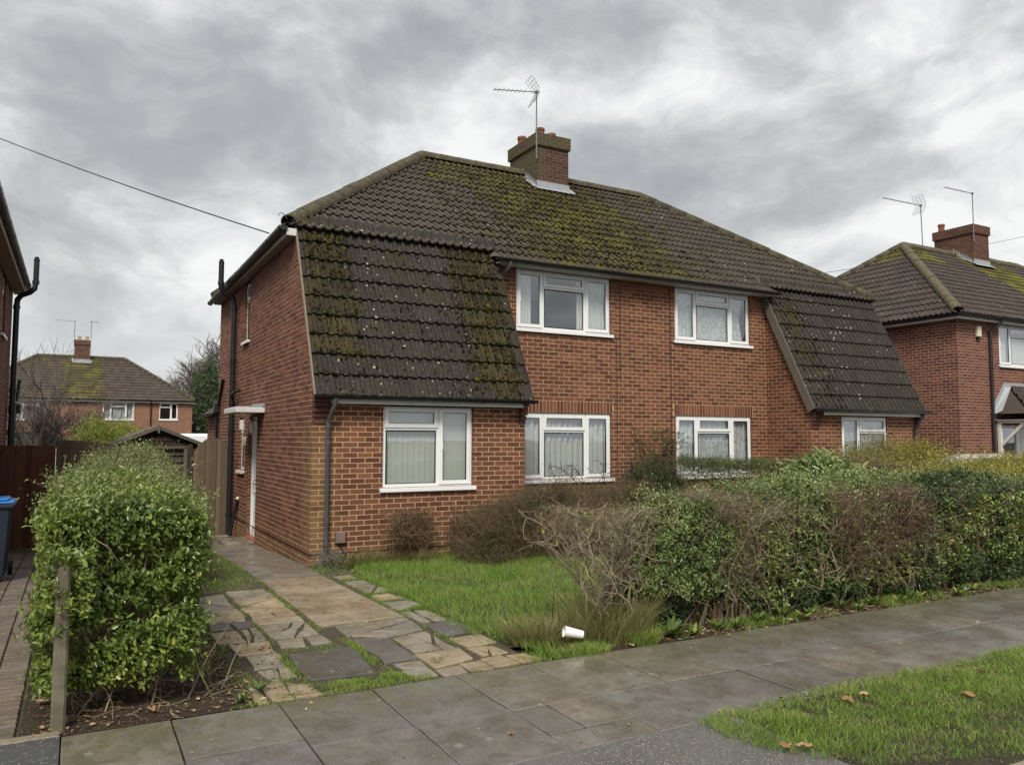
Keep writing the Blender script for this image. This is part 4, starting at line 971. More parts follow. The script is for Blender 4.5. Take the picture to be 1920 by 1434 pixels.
pipe(hr, [(18.1, -.58, 4.9), (18.1, -.57, 4.8), (18.0, -.45, 4.68), (17.93, -.38, 4.6), (17.93, -.375, .0)], .038, BLACK, 'downpipe', [(17.93, -.375, z) for z in (4.55, 3.4, 2.15)])
al = MB().bbox(17.36, 17.52, -.40, -.318, 4.43, 4.70, .012).build('alarm_box', CREAM, hr); MB().bbox(17.39, 17.49, -.40, -.32, 4.36, 4.43, .01).build('alarm_lamp', BLACK, al)
# porch: hipped lean-to, brackets, door
mb = MB(); pa = A(18.05, -.32, 2.47); pc = [A(18.10, -1.15, 2.45), A(21.2, -1.15, 2.45), A(21.1, -.33, 3.14), A(18.72, -.33, 3.14), A(18.10, -.33, 2.45), A(21.2, -.33, 2.45)]
mb.add(pc, [(0, 1, 2, 3), (0, 3, 4), (1, 5, 2), (0, 4, 5, 1)]); porch = mb.build('porch_roof', TILE_R, hr)
U_, V_ = A(1, 0, 0), A(0, .82, .69); V_ = V_/np.linalg.norm(V_)
tiles(hr, porch, pc[0]+A(0, -.03, .015), U_, V_, 3.1, 1.06, .17, [((0, 0), (-.86, .5)), ((0, 1.08), (0, 1))], TILE_R, jit=.6)
MB().add([(18.0, -.322, 2.42), (18.62, -.322, 3.16), (21.2, -.322, 3.16), (21.2, -.322, 3.28), (18.56, -.322, 3.28), (17.9, -.322, 2.52), (18.12, -.5, 2.52), (18.72, -.42, 3.17), (21.2, -.42, 3.16)], [(0, 1, 4, 5), (1, 2, 3, 4), (0, 6, 7, 1), (1, 7, 8, 2)]).build('lead_flashing', LEAD, hr)
gutter(hr, (18.03, -1.2, 2.43), (21.25, -1.2, 2.43), r=.045); board(hr, 18.10, 21.2, -1.15, -1.13, 2.26, 2.40, PAINT, 'fascia'); MB().bbox(18.1, 21.2, -1.13, -.33, 2.28, 2.29, .002).build('soffit', PAINT, hr)
for x in (18.16, 20.5):
    b_ = MB(); b_.bbox(x, x+.09, -.42, -.33, .9, 2.28, .006); b_.bbox(x+.004, x+.086, -1.1, -.42, 2.2, 2.275, .005)
    M = Matrix.Translation((x+.045, -.40, 1.62)) @ Matrix.Rotation(math.radians(45), 4, 'X'); b_.bbox(-.035, .035, -.04, .04, 0, .86, .005, M); b_.build('porch_bracket', PAINT, hr)
pd = MB(); Mp = frame((18.19, -.36, 0), (1, 0, 0), (0, 0, 1), (0, -1, 0)); ring(pd, Mp, .03, 2.26, 0, 2.15, .07, -.06, 0); bar(pd, Mp, .78, .86, .06, 2.09, -.06, .0); bar(pd, Mp, 1.70, 1.77, .06, 2.09, -.06, .0); pd = pd.build('porch_door', WHITE, hr)
dl = MB(); bar(dl, Mp, .87, 1.69, .06, 2.08, -.05, -.01); ring(dl, Mp, 1.0, 1.22, 1.2, 1.95, .03, -.01, .006); ring(dl, Mp, 1.34, 1.56, 1.2, 1.95, .03, -.01, .006); ring(dl, Mp, 1.0, 1.56, .2, 1.0, .03, -.01, .006); dl.build('door_leaf', WHITE, pd)
for a, c in ((.10, .77), (1.78, 2.19)):
    MB().quad(*[Mp @ Vector(q) for q in ((a, .07, -.03), (c, .07, -.03), (c, 2.08, -.03), (a, 2.08, -.03))]).build('pane', GLASS, pd)
room(pd, (18.19, -.36, 0), UX, NF, 2.28, 2.1)
flush_bricks(hr, 300); flush_tiles(hr, 300)
aerial('tv_aerial', 'long thin aerial on a tall mast just left of the neighbouring chimney', (21.45, 3.72, 7.6), 1.95, math.radians(178), 1.85, 11, el=.14, thick=.016, lean=(-.06, 0))
aerial('tv_aerial', 'aerial on the front corner of the neighbouring chimney stack', (23.19, 3.05, 8.4), 1.65, math.radians(178), 1.45, 9, el=.14, thick=.016, grid=False)

hl = thing('brick_house', 'brick house whose side wall and black soil pipe rise above the red-brown fence', 'house', (-4.22, 7.55, 0))
wl = wall(hl, 'side_wall', (-4.22, -1.2, 0), (0, 1, 0), (1, 0, 0), 8.8, 4.9, [(6.25, 7.05, 3.72, 4.9), (4.6, 5.5, 1.0, 2.2)], z0=-.375, core=MORTAR2, brick=BRICK2, phase=.03)
wall(hl, 'front_wall', (-11, -1.2, 0), (1, 0, 0), (0, -1, 0), 6.78, 4.9, core=MORTAR2, brick=BRICK2, phase=.03)
wall(hl, 'back_wall', (-4.22, 7.6, 0), (-1, 0, 0), (0, 1, 0), 6.78, 4.9, z0=-.375, core=BRICKFAR, bricks=False)
window(hl, (-4.22, 5.05, 3.72), (0, 1, 0), (1, 0, 0), .8, 1.17, [(0, 1, .7, 1, 1), (0, 1, 0, .7, 0)], inset=.05); window(hl, (-4.22, 3.4, 1.0), (0, 1, 0), (1, 0, 0), .9, 1.2, [(0, 1, .7, 1, 1), (0, 1, 0, .7, 0)], inset=.05)
hip_roof(hl, 'main_roof', -18, -3.98, -1.45, 7.78, 4.98, -14, -8.1, 3.1, 8.1, TILE_R, RIDGE, planes=('front', 'right'))
gutter(hl, (-3.92, -1.5, 4.97), (-3.92, 7.8, 4.97)); board(hl, -4.0, -3.98, -1.45, 7.75, 4.86, 4.97, PAINT, 'fascia'); MB().bbox(-4.21, -4.0, -1.45, 7.75, 4.862, 4.872, .002).build('soffit', SOFFIT_BOUNCE, hl)
pipe(hl, [(-4.11, 7.1, -.3), (-4.11, 7.1, 4.55), (-4.10, 7.1, 4.66), (-4.04, 7.08, 4.75), (-3.88, 7.02, 4.82), (-3.80, 7.0, 4.9), (-3.78, 7.0, 5.05), (-3.78, 7.0, 5.5)], .056, BLACK, 'soil_pipe', [(-4.11, 7.1, z) for z in (1.9, 2.3, 2.75, 4.5)]+[(-3.78, 7.0, 5.04)])
MB().tube([(-3.78, 7, 5.5), (-3.78, 7, 5.54), (-3.78, 7, 5.55), (-3.78, 7, 5.58)], [.06, .06, .035, .045], 10).build('vent_cowl', BLACK, hl)
pipe(hl, [(-4.02, 7.55, 3.0), (-4.06, 7.5, 2.6), (-4.09, 7.5, 2.4), (-4.10, 7.5, -.2)], .036, BLACK, 'waste_pipe'); MB().bbox(-4.2, -3.98, 7.4, 7.6, 2.28, 2.46, .01).build('hopper_head', BLACK, hl)
MB().tube([(-4.2, 7.3, 2.52), (-4.0, 7.3, 2.5), (-3.96, 7.45, 2.45)], .02, 6).build('overflow_pipe', CREAM, hl)
flush_bricks(hl, 160); flush_tiles(hl, 60)

hb = thing('semi_detached_house', 'distant brick house with pale moss below its chimney, beyond the garden sheds', 'house', (-2.75, 44, -.78)); zo = -.78
BO = [(-1.53, .31, 2.87, 3.99), (1.79, 2.92, 2.90, 4.0), (-6.3, -4.5, 2.82, 3.98)]
wx0 = -9.3
wall(hb, 'front_wall', (wx0, 44, 0), (1, 0, 0), (0, -1, 0), 13.1, 4.06, [(a-wx0, b_-wx0, c, d) for a, b_, c, d in BO], z0=-.78, core=BRICKFAR, bricks=False)
wall(hb, 'side_wall', (3.8, 44, 0), (0, 1, 0), (1, 0, 0), 7.6, 4.06, z0=-.78, core=BRICKFAR, bricks=False)
for k, (a, b_, c, d) in enumerate(BO):
    wn = window(hb, (a+.004, 44, c), UX, NF, b_-a-.008, d-c-.003, C3 if k != 1 else C2, inset=.02); room(wn, (a, 44, c), UX, NF, b_-a, d-c)
    if k != 1: curtain(wn, (a, 44, c), UX, NF, .03, b_-a-.04, .02, 1.06, .15, NET, 10)
hip_roof(hb, 'main_roof', -9.5, 4.0, 43.8, 51.8, 4.13, -5.3, -.2, 47.9, 7.06, TILE_B, RIDGE, planes=('front',))
gutter(hb, (-9.5, 43.74, 4.12), (4.05, 43.74, 4.12)); board(hb, -9.5, 4.0, 43.79, 43.81, 3.98, 4.10, PAINT, 'fascia')
chimney(hb, -2.75, 47.9, .44, .5, 6.6, 8.2, BRICKC, MORTARC, [(-2.95, 47.7, .28), (-2.5, 47.7, .28)], (4.13+.715*(47.9-.5-43.8)+.05, .715, 47.9, 7.06), BUFFPOT)
pipe(hb, [(1.28, 43.74, 4.05), (1.28, 43.92, 3.9), (1.28, 43.93, -.7)], .04, BLACK, 'downpipe')
flush_bricks(hb, 60); flush_tiles(hb, 80)
aerial('tv_aerial', 'thin T-shaped aerial at the near side of the distant buff-potted chimney', (-3.24, 47.3, 7.0), 2.45, math.radians(180), 1.1, 7, el=.1, grid=False, thick=.02)
aerial('tv_aerial', 'short double-barred aerial on the far side of the distant chimney', (-2.27, 47.3, 7.0), 2.5, math.radians(20), .5, 4, el=.5, grid=False, thick=.02)
wire('thin distant wire crossing the sky between the two brick roofs', (30.5, 20, 10.6), (58.3, 20, 16.8), .2, .014)

# ------------------------------------------------------------------ fences, gate, sheds
def boards_fence(name, label, cat, x0, x1, y, ztop, mat, bw=.105, arch=0.0, z0=-.28, post=None, wave=0.0, group=None):
    t = thing(name, label, cat, ((x0+x1)/2, y, z0), group); n = max(1, round((x1-x0)/bw)); st = (x1-x0)/n
    for i in range(n):
        u = (i+.5)/n; zt = ztop-arch*(abs(2*u-1)**2.6)+wave*math.sin(u*5)+random.uniform(-.006, .006)
        zl = ztop-arch*(abs(2*i/n-1)**2.6); zr_ = ztop-arch*(abs(2*(i+1)/n-1)**2.6)
        a, b_ = x0+i*st-.010*(i % 2), x0+(i+1)*st+.010*(i % 2); yy = y-.020*(i % 2)-random.random()*.004
        mb = MB(); mb.cur = random.random(); d = .018
        zl += wave*math.sin(u*5); zr_ += wave*math.sin(u*5)
        mb.add([(a, yy-d, z0), (b_, yy-d, z0), (b_, yy, z0), (a, yy, z0), (a, yy-d, zl), (b_, yy-d, zr_), (b_, yy, zr_), (a, yy, zl)], [(0, 3, 2, 1), (4, 5, 6, 7), (0, 1, 5, 4), (1, 2, 6, 5), (2, 3, 7, 6), (3, 0, 4, 7)])
        mb.build('board', mat, t)
    for z in (.1, .75, 1.35): MB().box(x0, x1, y+.002, y+.05, z-.04, z+.04).build('rail', mat, t)
    for p in post or (): MB().bbox(p-.045, p+.045, y-.05, y+.045, z0, ztop+.03, .008).build('post', mat, t)
    return t
boards_fence('board_fence', 'dark red-brown vertical board fence behind the blue-lidded bin', 'fence', -5.2, -3.26, 5.05, 1.625, WOODRED, .125)
boards_fence('board_fence', 'weathered tan board fence with an uneven top, next to the red-brown fence', 'fence', -3.24, -2.42, 5.12, 1.70, WOODTAN, .11, wave=.02, post=(-3.19,))
boards_fence('arched_gate', 'tall arched wooden gate of vertical boards against the black soil pipe', 'gate', -.80, -.03, 5.12, 1.77, WOODTAN, .105, arch=.32)
t = thing('slatted_gate', 'dark horizontal-board gate in a grey frame beside the arched gate', 'gate', (-1.6, 5.15, -.25))
for i in range(12):
    z = -.15+i*.142; mb = MB(); mb.cur = random.random(); mb.add([(-2.34, 5.15, z), (-.98, 5.15, z), (-.98, 5.12, z+.012), (-2.34, 5.12, z+.012), (-2.34, 5.165, z+.15), (-.98, 5.165, z+.15)], [(3, 2, 5, 4), (0, 1, 2, 3)]); mb.build('slat', WOODDK, t)
for a, b_, c, d in ((-2.36, -.9, 1.55, 1.60), (-2.40, -2.33, -.25, 1.6), (-.98, -.91, -.25, 1.58)): MB().bbox(a, b_, 5.06, 5.13, c, d, .006).build('gate_frame', WOODGR, t)
MB().bbox(-.905, -.815, 5.05, 5.14, -.28, 1.64, .008).build('post', WOODDK, t)
MB().bbox(-.75, -.1, 4.85, 5.0, -.26, -.22, .008).build('path_edging', KERB, kind='structure')

sh = thing('garden_shed', 'dark timber shed with shallow gable roof and grey barge boards', 'shed', (-1.12, 9.3, -.35))
for i in range(16):
    z = -.3+i*.142; hw = .95 if z < 1.5 else .95*(2.0-z)/.5
    if hw > .05: mb = MB(); mb.cur = random.random(); mb.add([(-1.12-hw, 9.285, z), (-1.12+hw, 9.285, z), (-1.12+hw*.98, 9.31, z+.140), (-1.12-hw*.98, 9.31, z+.140)], [(0, 1, 2, 3)]); mb.build('cladding_board', WOODDK, sh)
MB().add([(-2.07, 9.32, -.35), (-.17, 9.32, -.35), (-.17, 9.32, 1.6), (-1.12, 9.32, 2.0), (-2.07, 9.32, 1.6)]+[(-2.07, 12, -.35), (-.17, 12, -.35), (-.17, 12, 1.6), (-1.12, 12, 2.0), (-2.07, 12, 1.6)], [(0, 1, 2, 3, 4), (1, 6, 7, 2), (0, 4, 9, 5), (5, 9, 8, 7, 6)]).build('wall', WOODDK, sh)
for s in (-1, 1):
    MB().add([(-1.12, 9.17, 2.07), (-1.12+s*1.1, 9.17, 1.62), (-1.12+s*1.1, 12.1, 1.62), (-1.12, 12.1, 2.07), (-1.12, 9.17, 2.04), (-1.12+s*1.1, 9.17, 1.59), (-1.12+s*1.1, 12.1, 1.59), (-1.12, 12.1, 2.04)], [(0, 1, 2, 3), (4, 7, 6, 5), (0, 4, 5, 1), (1, 5, 6, 2)]).build('roof_panel', WOODGR, sh)
    MB().add([(-1.12, 9.15, 2.06), (-1.12+s*1.1, 9.15, 1.61), (-1.12+s*1.1, 9.15, 1.53), (-1.12, 9.15, 1.98), (-1.12, 9.168, 2.06), (-1.12+s*1.1, 9.168, 1.61), (-1.12+s*1.1, 9.168, 1.53), (-1.12, 9.168, 1.98)], [(0, 1, 2, 3), (4, 7, 6, 5), (0, 4, 5, 1), (2, 6, 7, 3)]).build('barge_board', WOODGR, sh)
MB().bbox(-1.145, -1.095, 9.13, 9.149, 1.88, 2.09, .004).build('finial', WOODGR, sh)
gg = thing('garage', 'low garage with a dark green gable and pale door behind the brown fences', 'garage', (-4.0, 18, -.5))
GREEN = m_simple('green_paint', (0.035, 0.075, 0.05), .6); PALE = m_simple('pale_metal', (.45, .48, .43), .5)
MB().box(-5.6, -3.2, 18.0, 23, -.7, 1.6).build('wall', PALE, gg)
MB().add([(-5.75, 17.85, 1.60), (-3.05, 17.85, 1.60), (-3.05, 17.85, 1.66), (-3.95, 17.85, 1.93), (-5.75, 17.85, 1.80), (-5.75, 23, 1.60), (-3.05, 23, 1.6), (-3.05, 23, 1.66), (-3.95, 23, 1.93), (-5.75, 23, 1.80)], [(0, 1, 2, 3, 4), (0, 5, 6, 1)]).build('gable', GREEN, gg)
MB().add([(-5.8, 17.8, 1.82), (-3.95, 17.8, 1.96), (-3.0, 17.8, 1.67), (-3.0, 23.1, 1.67), (-3.95, 23.1, 1.96), (-5.8, 23.1, 1.82)], [(0, 1, 4, 5), (1, 2, 3, 4)]).build('roof', m_ridge('felt_roof', (.10, .095, .085)), gg)
cv = thing('caravan', 'white caravan roof glimpsed between the shed and the brick wall', 'caravan', (2.6, 31, -.7))
MB().bbox(1.6, 3.4, 30, 34, -.4, 1.95, .12).build('body', WHITE, cv); MB().bbox(2.75, 3.2, 29.985, 30.02, 1.15, 1.6, .01).build('window_pane', RUBBER, cv)
MB().tube([(2.0, 30.5, -.5), (2.0, 30.7, -.5)], .28, 12).build('wheel', RUBBER, cv); MB().tube([(3.1, 30.5, -.5), (3.1, 30.7, -.5)], .28, 12).build('wheel', RUBBER, cv)

# ------------------------------------------------------------------ ground surfaces
def sheet(name, x0, x1, y0, y1, z, mat, kind='structure'):
    ys = sorted({y0, y1, *[v for v in (-1.1, 15.9) if y0 < v < y1]}); mb = MB()
    for a, b_ in zip(ys[:-1], ys[1:]): mb.quad((x0, a, z+gz(a)), (x1, a, z+gz(a)), (x1, b_, z+gz(b_)), (x0, b_, z+gz(b_)))
    return mb.build(name, mat, kind=kind)
sheet('front_garden', .40, 16.5, -6.2, 1.0, -.020, TURF); sheet('hedge_bed', .62, 30, -6.78, -6.19, -.012, BARK_MULCH)
sheet('hedge_bed', -3.16, -1.78, -6.71, 5.0, -.012, BARK_MULCH); dbed = sheet('driveway_bed', -1.79, .42, -6.76, 5.2, -.016, DIRT)
ldrive = sheet('block_driveway', -9, -3.15, -6.62, 5.0, -.022, DIRT); sheet('back_garden', -30, 30, 5.2, 43.9, -.03, TURF)
pave = sheet('pavement', -2.95, 30, -8.40, -6.755, -.030, SOIL)
sheet('asphalt_crossover', -30, .9, -9.70, -8.385, -.004, ASPHP); sheet('asphalt_crossover', -30, -2.945, -8.39, -6.72, -.006, ASPH)
sheet('verge', .62, 40, -9.70, -8.38, -.008, TURF)
def slab(parent, poly, mat, z=0.0, th=.04, bev=.008, name='paving_slab', tilt=.004, rough=.006, mid=1):
    """irregular stone: outline subdivided and jittered, with a chamfered edge"""
    pts = []
    n = len(poly)
    for i in range(n):
        p, q = A(*poly[i]), A(*poly[(i+1) % n]); k = max(1, int(np.linalg.norm(q-p)/.22)) if mid else 1
        for j in range(k): 
            r = p+(q-p)*j/k; pts.append(r+(RNG.random(2)-.5)*2*(rough if j else rough*.6))
    c = sum(pts)/len(pts); m = len(pts); tx, ty = random.gauss(0, tilt), random.gauss(0, tilt)
    inner = [p+(c-p)/max(.02, np.linalg.norm(c-p))*bev for p in pts]
    Z = lambda p: z+gz(p[1])+tx*(p[0]-c[0])+ty*(p[1]-c[1])
    V = [(p[0], p[1], Z(p)-th) for p in pts]+[(p[0], p[1], Z(p)-bev*.6) for p in pts]+[(p[0], p[1], Z(p)) for p in inner]
    F = [(i, (i+1) % m, m+(i+1) % m, m+i) for i in range(m)]+[(m+i, m+(i+1) % m, 2*m+(i+1) % m, 2*m+i) for i in range(m)]+[tuple(range(2*m, 3*m))]
    o = MB().add(V, F).build(name, mat, parent, fixn=False); return o
JX = [-2.94, -2.33, -1.66, -1.0, -.34, .30, .97, 1.66, 2.35, 3.02, 3.72, 4.41, 5.10, 5.80]+[5.80+.69*i for i in range(1, 16)]
g = .005
for i in range(len(JX)-1):
    a, b_ = JX[i]+g, JX[i+1]-g; m = -7.48 if b_ < -1.6 else (-7.61 if b_ < -.3 else -7.655)
    slab(pave, [(a, m+g), (b_, m+g), (b_, -6.765), (a, -6.765)], SLAB, random.uniform(-.003, .003), tilt=.004, rough=.0025, bev=.005)
    bot = -8.385
    if abs(a+.34) < .05:
        slab(pave, [(a, -8.12), (-.08, -8.12), (-.08, m-g), (a, m-g)], SLAB, .0, rough=.003, bev=.004); slab(pave, [(-.07, -8.12), (b_, -8.12), (b_, m-g), (-.07, m-g)], SLAB, .002, rough=.003, bev=.004)
        slab(pave, [(a, bot), (b_, bot), (b_, -8.13), (a, -8.13)], SLAB, -.002, rough=.003, bev=.004)
    else: slab(pave, [(a, bot), (b_, bot), (b_, m-g), (a, m-g)], SLAB, random.uniform(-.003, .003), rough=.0025, bev=.005)
# kerb
kb = sheet('kerb', -30, 60, -9.845, -9.70, -.05, SOIL)
for i in range(28): slab(kb, [(-6+i*.915, -9.84), (-5.095+i*.915, -9.84), (-5.095+i*.915, -9.705), (-6+i*.915, -9.705)], KERB, -.001 if i > 7 else -.03, th=.16, name='kerb_stone', rough=.002, tilt=.001)
slab(kb, [(-3.30, -6.715), (-2.95, -6.715), (-2.95, -6.63), (-3.30, -6.63)], KERB, .0, name='kerb_stone'); slab(kb, [(-4.2, -6.715), (-3.31, -6.715), (-3.31, -6.63), (-4.2, -6.63)], KERB, .0, name='kerb_stone')
# concrete path and old stones of the driveway
def split_poly(poly, gap=.007):
    P = [A(*p) for p in poly]; c = sum(P)/len(P)+(RNG.random(2)-.5)*.08; a = RNG.random()*math.pi; nrm = A(math.cos(a), math.sin(a)); out = []
    for sg in (1, -1):
        q = []; f = lambda p: ((p-c) @ nrm)*sg-gap
        for i in range(len(P)):
            p, r = P[i], P[(i+1) % len(P)]; fp, fr_ = f(p), f(r)
            if fp >= 0: q.append(p)
            if fp*fr_ < 0: q.append(p+(r-p)*fp/(fp-fr_))
        if len(q) > 2: out.append([tuple(v) for v in q])
    return out
def S_(poly, mat, z=0.0, **k):
    P = [A(*p) for p in poly]; ar = abs(sum(P[i][0]*P[(i+1) % len(P)][1]-P[(i+1) % len(P)][0]*P[i][1] for i in range(len(P))))/2
    pcs = [poly]
    if mat is not STONE_D or ar < .2:
        if ar > .06 and random.random() < .9: pcs = split_poly(poly)
        if ar > .14 and random.random() < .85: pcs = [q for p in pcs for q in split_poly(p)]
    for q in pcs: stone(q, mat, z+random.uniform(-.004, .003), **k)
stone = lambda poly, mat, z=0.0, **k: slab(dbed, poly, mat, z, name=k.pop('name', 'stone_slab'), rough=k.pop('rough', .030), tilt=.010, bev=.007)
slab(dbed, [(-.84, .95), (-.02, .95), (-.02, 5.1), (-.86, 5.1)], PATHD, .0, name='path_slab', tilt=0); slab(dbed, [(-.84, -2.0), (-.05, -2.02), (-.02, .94), (-.84, .94)], PATHD, .002, name='path_slab', tilt=0)
slab(dbed, [(-.83, -4.74), (.03, -4.72), (-.05, -2.04), (-.82, -2.02)], PATHC, .006, name='path_slab', tilt=.001)
S_([(-.70, -5.22), (-.40, -5.42), (.0, -5.30), (.04, -4.77), (-.72, -4.80)], PATHD, .004); S_([(-.70, -6.2), (-.42, -6.22), (-.38, -5.47), (-.69, -5.27)], STONE_D, .002)
S_([(-.39, -6.03), (0, -6.02), (.0, -5.36), (-.36, -5.47)], PATHC, .006); S_([(-.40, -6.50), (-.02, -6.40), (.0, -6.06), (-.40, -6.08)], STONE_T, .004)
S_([(-.62, -6.70), (-.43, -6.68), (-.43, -6.27), (-.66, -6.25)], STONE_G, .0); S_([(-.42, -6.73), (-.22, -6.73), (-.2, -6.5), (-.42, -6.54)], PATHC, .0); S_([(-.2, -6.73), (.0, -6.72), (.02, -6.46), (-.18, -6.5)], STONE_T, .0)
S_([(-1.35, -6.38), (-.86, -6.45), (-.80, -5.62), (-1.33, -5.58)], STONE_D, .012, rough=.02)
for (y0, y1, m, z) in ((-3.05, -2.55, STONE_G, .0), (-3.58, -3.08, STONE_T, .004), (-4.12, -3.61, STONE_T, .008), (-4.38, -4.15, STONE_T, .0), (-5.02, -4.42, STONE_G, .004)):
    S_([(-1.33+random.uniform(-.02, .02), y0), (-.89, y0+.02), (-.90, y1), (-1.34, y1)], m, z)
S_([(-1.33, -5.33), (-1.12, -5.35), (-1.08, -5.06), (-1.30, -5.08)], STONE_G); S_([(-1.05, -5.33), (-.88, -5.35), (-.9, -5.08), (-1.04, -5.08)], STONE_G)
for poly, m in (([(-1.78, -3.5), (-1.40, -3.5), (-1.38, -2.7), (-1.75, -2.8)], STONE_G), ([(-1.78, -4.12), (-1.39, -4.12), (-1.39, -3.54), (-1.78, -3.54)], STONE_T), ([(-1.76, -4.45), (-1.38, -4.45), (-1.38, -4.16), (-1.76, -4.16)], STONE_D),
                ([(-1.78, -4.95), (-1.55, -4.98), (-1.54, -4.5), (-1.77, -4.5)], STONE_T), ([(-1.52, -5.0), (-1.38, -5.0), (-1.37, -4.5), (-1.52, -4.5)], STONE_G), ([(-1.70, -5.4), (-1.38, -5.42), (-1.38, -5.04), (-1.7, -5.04)], STONE_T),
                ([(-1.64, -5.85), (-1.40, -5.86), (-1.39, -5.48), (-1.62, -5.47)], STONE_G), ([(-1.60, -6.22), (-1.38, -6.2), (-1.39, -5.92), (-1.63, -5.92)], STONE_G), ([(-1.78, -6.70), (-1.56, -6.70), (-1.52, -6.28), (-1.77, -6.3)], STONE_T), ([(-1.54, -6.70), (-1.36, -6.71), (-1.38, -6.44), (-1.5, -6.3)], STONE_T)): S_(poly, m)
for (y0, y1, x1, m) in ((-2.45, -2.1, .30, STONE_G), (-3.0, -2.55, .34, STONE_G), (-3.42, -3.1, .38, STONE_G), (-3.84, -3.5, .36, STONE_T), (-4.35, -3.95, .40, STONE_G), (-5.05, -4.5, .38, STONE_G), (-5.62, -5.12, .44, STONE_D), (-6.05, -5.72, .40, STONE_T), (-6.36, -6.1, .34, STONE_T)):
    S_([(.09, y0), (x1, y0+.02), (x1-.02, y1), (.07, y1)], m)
S_([(.04, -6.70), (.26, -6.70), (.24, -6.42), (.05, -6.42)], STONE_T); S_([(.28, -6.70), (.47, -6.68), (.42, -6.45), (.27, -6.44)], STONE_T)
# block paving of the neighbouring drive
blk = MB().add([(0, 0, -.02), (.195, 0, -.02), (.195, .094, -.02), (0, .094, -.02), (.007, .008, .0), (.188, .008, .0), (.188, .086, .0), (.007, .086, .0)], [(4, 5, 6, 7), (0, 1, 5, 4), (1, 2, 6, 5), (2, 3, 7, 6), (3, 0, 4, 7)]).mesh('paving_block'); blk.materials.append(BLOCK)
items = []
for j in range(13):
    x = -3.18-j*.2015
    for i in range(100):
        y = -6.61+i*.101+(j % 2)*.05
        if y < 3.5: items.append((x, y))
items.sort(key=lambda q: -score(A(q[0], q[1], 0), A(0, 0, 1), .02))
rest = []
for i, (x, y) in enumerate(items):
    M = frame(A(x-.2, y, .002+gz(y)+random.gauss(0, .0015)), A(1, random.gauss(0, .012), random.gauss(0, .006)), A(0, 1, random.gauss(0, .012)), A(0, 0, 1))
    if i < 290: o = bpy.data.objects.new('paving_block', blk); COL.objects.link(o); o.parent = ldrive; o.matrix_local = M
    else: rest.append(M)
BV = np.array([v.co[:] for v in blk.vertices]); BF = np.array([p.vertices[:] for p in blk.polygons])
VV = np.concatenate([BV @ np.array(M)[:3, :3].T+np.array(M)[:3, 3] for M in rest]); FF = (BF[None]+8*np.arange(len(rest))[:, None, None]).reshape(-1, 4)
link('paving_block', np_mesh('paving_rest', VV, FF, np.repeat(RNG.random(len(rest)), 8)), BLOCK, ldrive, kind='stuff')
MB().bbox(-.54, -.04, 2.52, 3.35, -.30, -.09, .012).build('door_step', PATHD, house)
# ------------------------------------------------------------------ vegetation helpers
def unit(v): return v/np.maximum(np.linalg.norm(v, axis=-1, keepdims=True), 1e-9)
def snoise(P, f, seed=0):
    r = np.random.default_rng(seed); s = np.zeros(len(P))
    for i in range(5):
        k = r.normal(size=3)*f*(1+.5*i); s += np.sin(P @ k+r.random()*6.28)/(1+.5*i)
    return s/2.2
LT = np.array([(0, 0, 0), (.30, .42, .10), (.72, .34, .06), (1.0, 0, -.10), (.72, -.34, .06), (.30, -.42, .10)])
LF = np.array([(0, 3, 2, 1), (0, 5, 4, 3)])
def leaf_mesh(name, C, AX, NR, size, ratio, rnd, fold=1.0):
    """one folded leaf per row: base point, axis, normal, length"""
    AX = unit(AX); S = unit(np.cross(NR, AX)); N = np.cross(AX, S); n = len(C); T = LT.copy(); T[:, 1] *= ratio; T[:, 2] *= ratio*fold
    V = C[:, None]+size[:, None, None]*(T[None, :, 0, None]*AX[:, None]+T[None, :, 1, None]*S[:, None]+T[None, :, 2, None]*N[:, None])
    F = (LF[None]+6*np.arange(n)[:, None, None]).reshape(-1, 4)
    return np_mesh(name, V, F, np.repeat(np.clip(rnd, 0, 1), 6))
def tubes(name, P, r0, r1, sides=3, rnd=None):
    """P (n, m, 3) polylines"""
    n, m, _ = P.shape; D = unit(np.gradient(P, axis=1)); ref = np.where(np.abs(D[..., 2:3]) > .9, np.array([1., 0, 0]), np.array([0, 0, 1.]))
    Aa = unit(np.cross(D, ref)); B = np.cross(D, Aa); r0 = np.broadcast_to(np.asarray(r0, float), (n,)); r1 = np.broadcast_to(np.asarray(r1, float), (n,))
    R_ = r0[:, None]+(r1-r0)[:, None]*np.linspace(0, 1, m)[None]; V = []
    for k in range(sides):
        a = 2*math.pi*k/sides; V.append(P+R_[..., None]*(Aa*math.cos(a)+B*math.sin(a)))
    V = np.stack(V, 2).reshape(-1, 3); F = []
    base = (np.arange(n)*m*sides)[:, None, None]; j = (np.arange(m-1)*sides)[None, :, None]; k = np.arange(sides)[None, None]; k2 = (np.arange(sides)+1) % sides
    F = np.stack([base+j+k, base+j+k2[None, None], base+j+sides+k2[None, None], base+j+sides+k], -1).reshape(-1, 4)
    return np_mesh(name, V, F, np.repeat(RNG.random(n) if rnd is None else rnd, m*sides))
def curves(P0, D, L, m=5, wob=.25, droop=0.0):
    n = len(P0); P = np.zeros((n, m, 3)); P[:, 0] = P0; d = unit(D)
    for i in range(1, m):
        d = unit(d+RNG.normal(size=(n, 3))*wob+np.array([0, 0, -droop])); P[:, i] = P[:, i-1]+d*(np.asarray(L)/(m-1))[:, None]
    return P
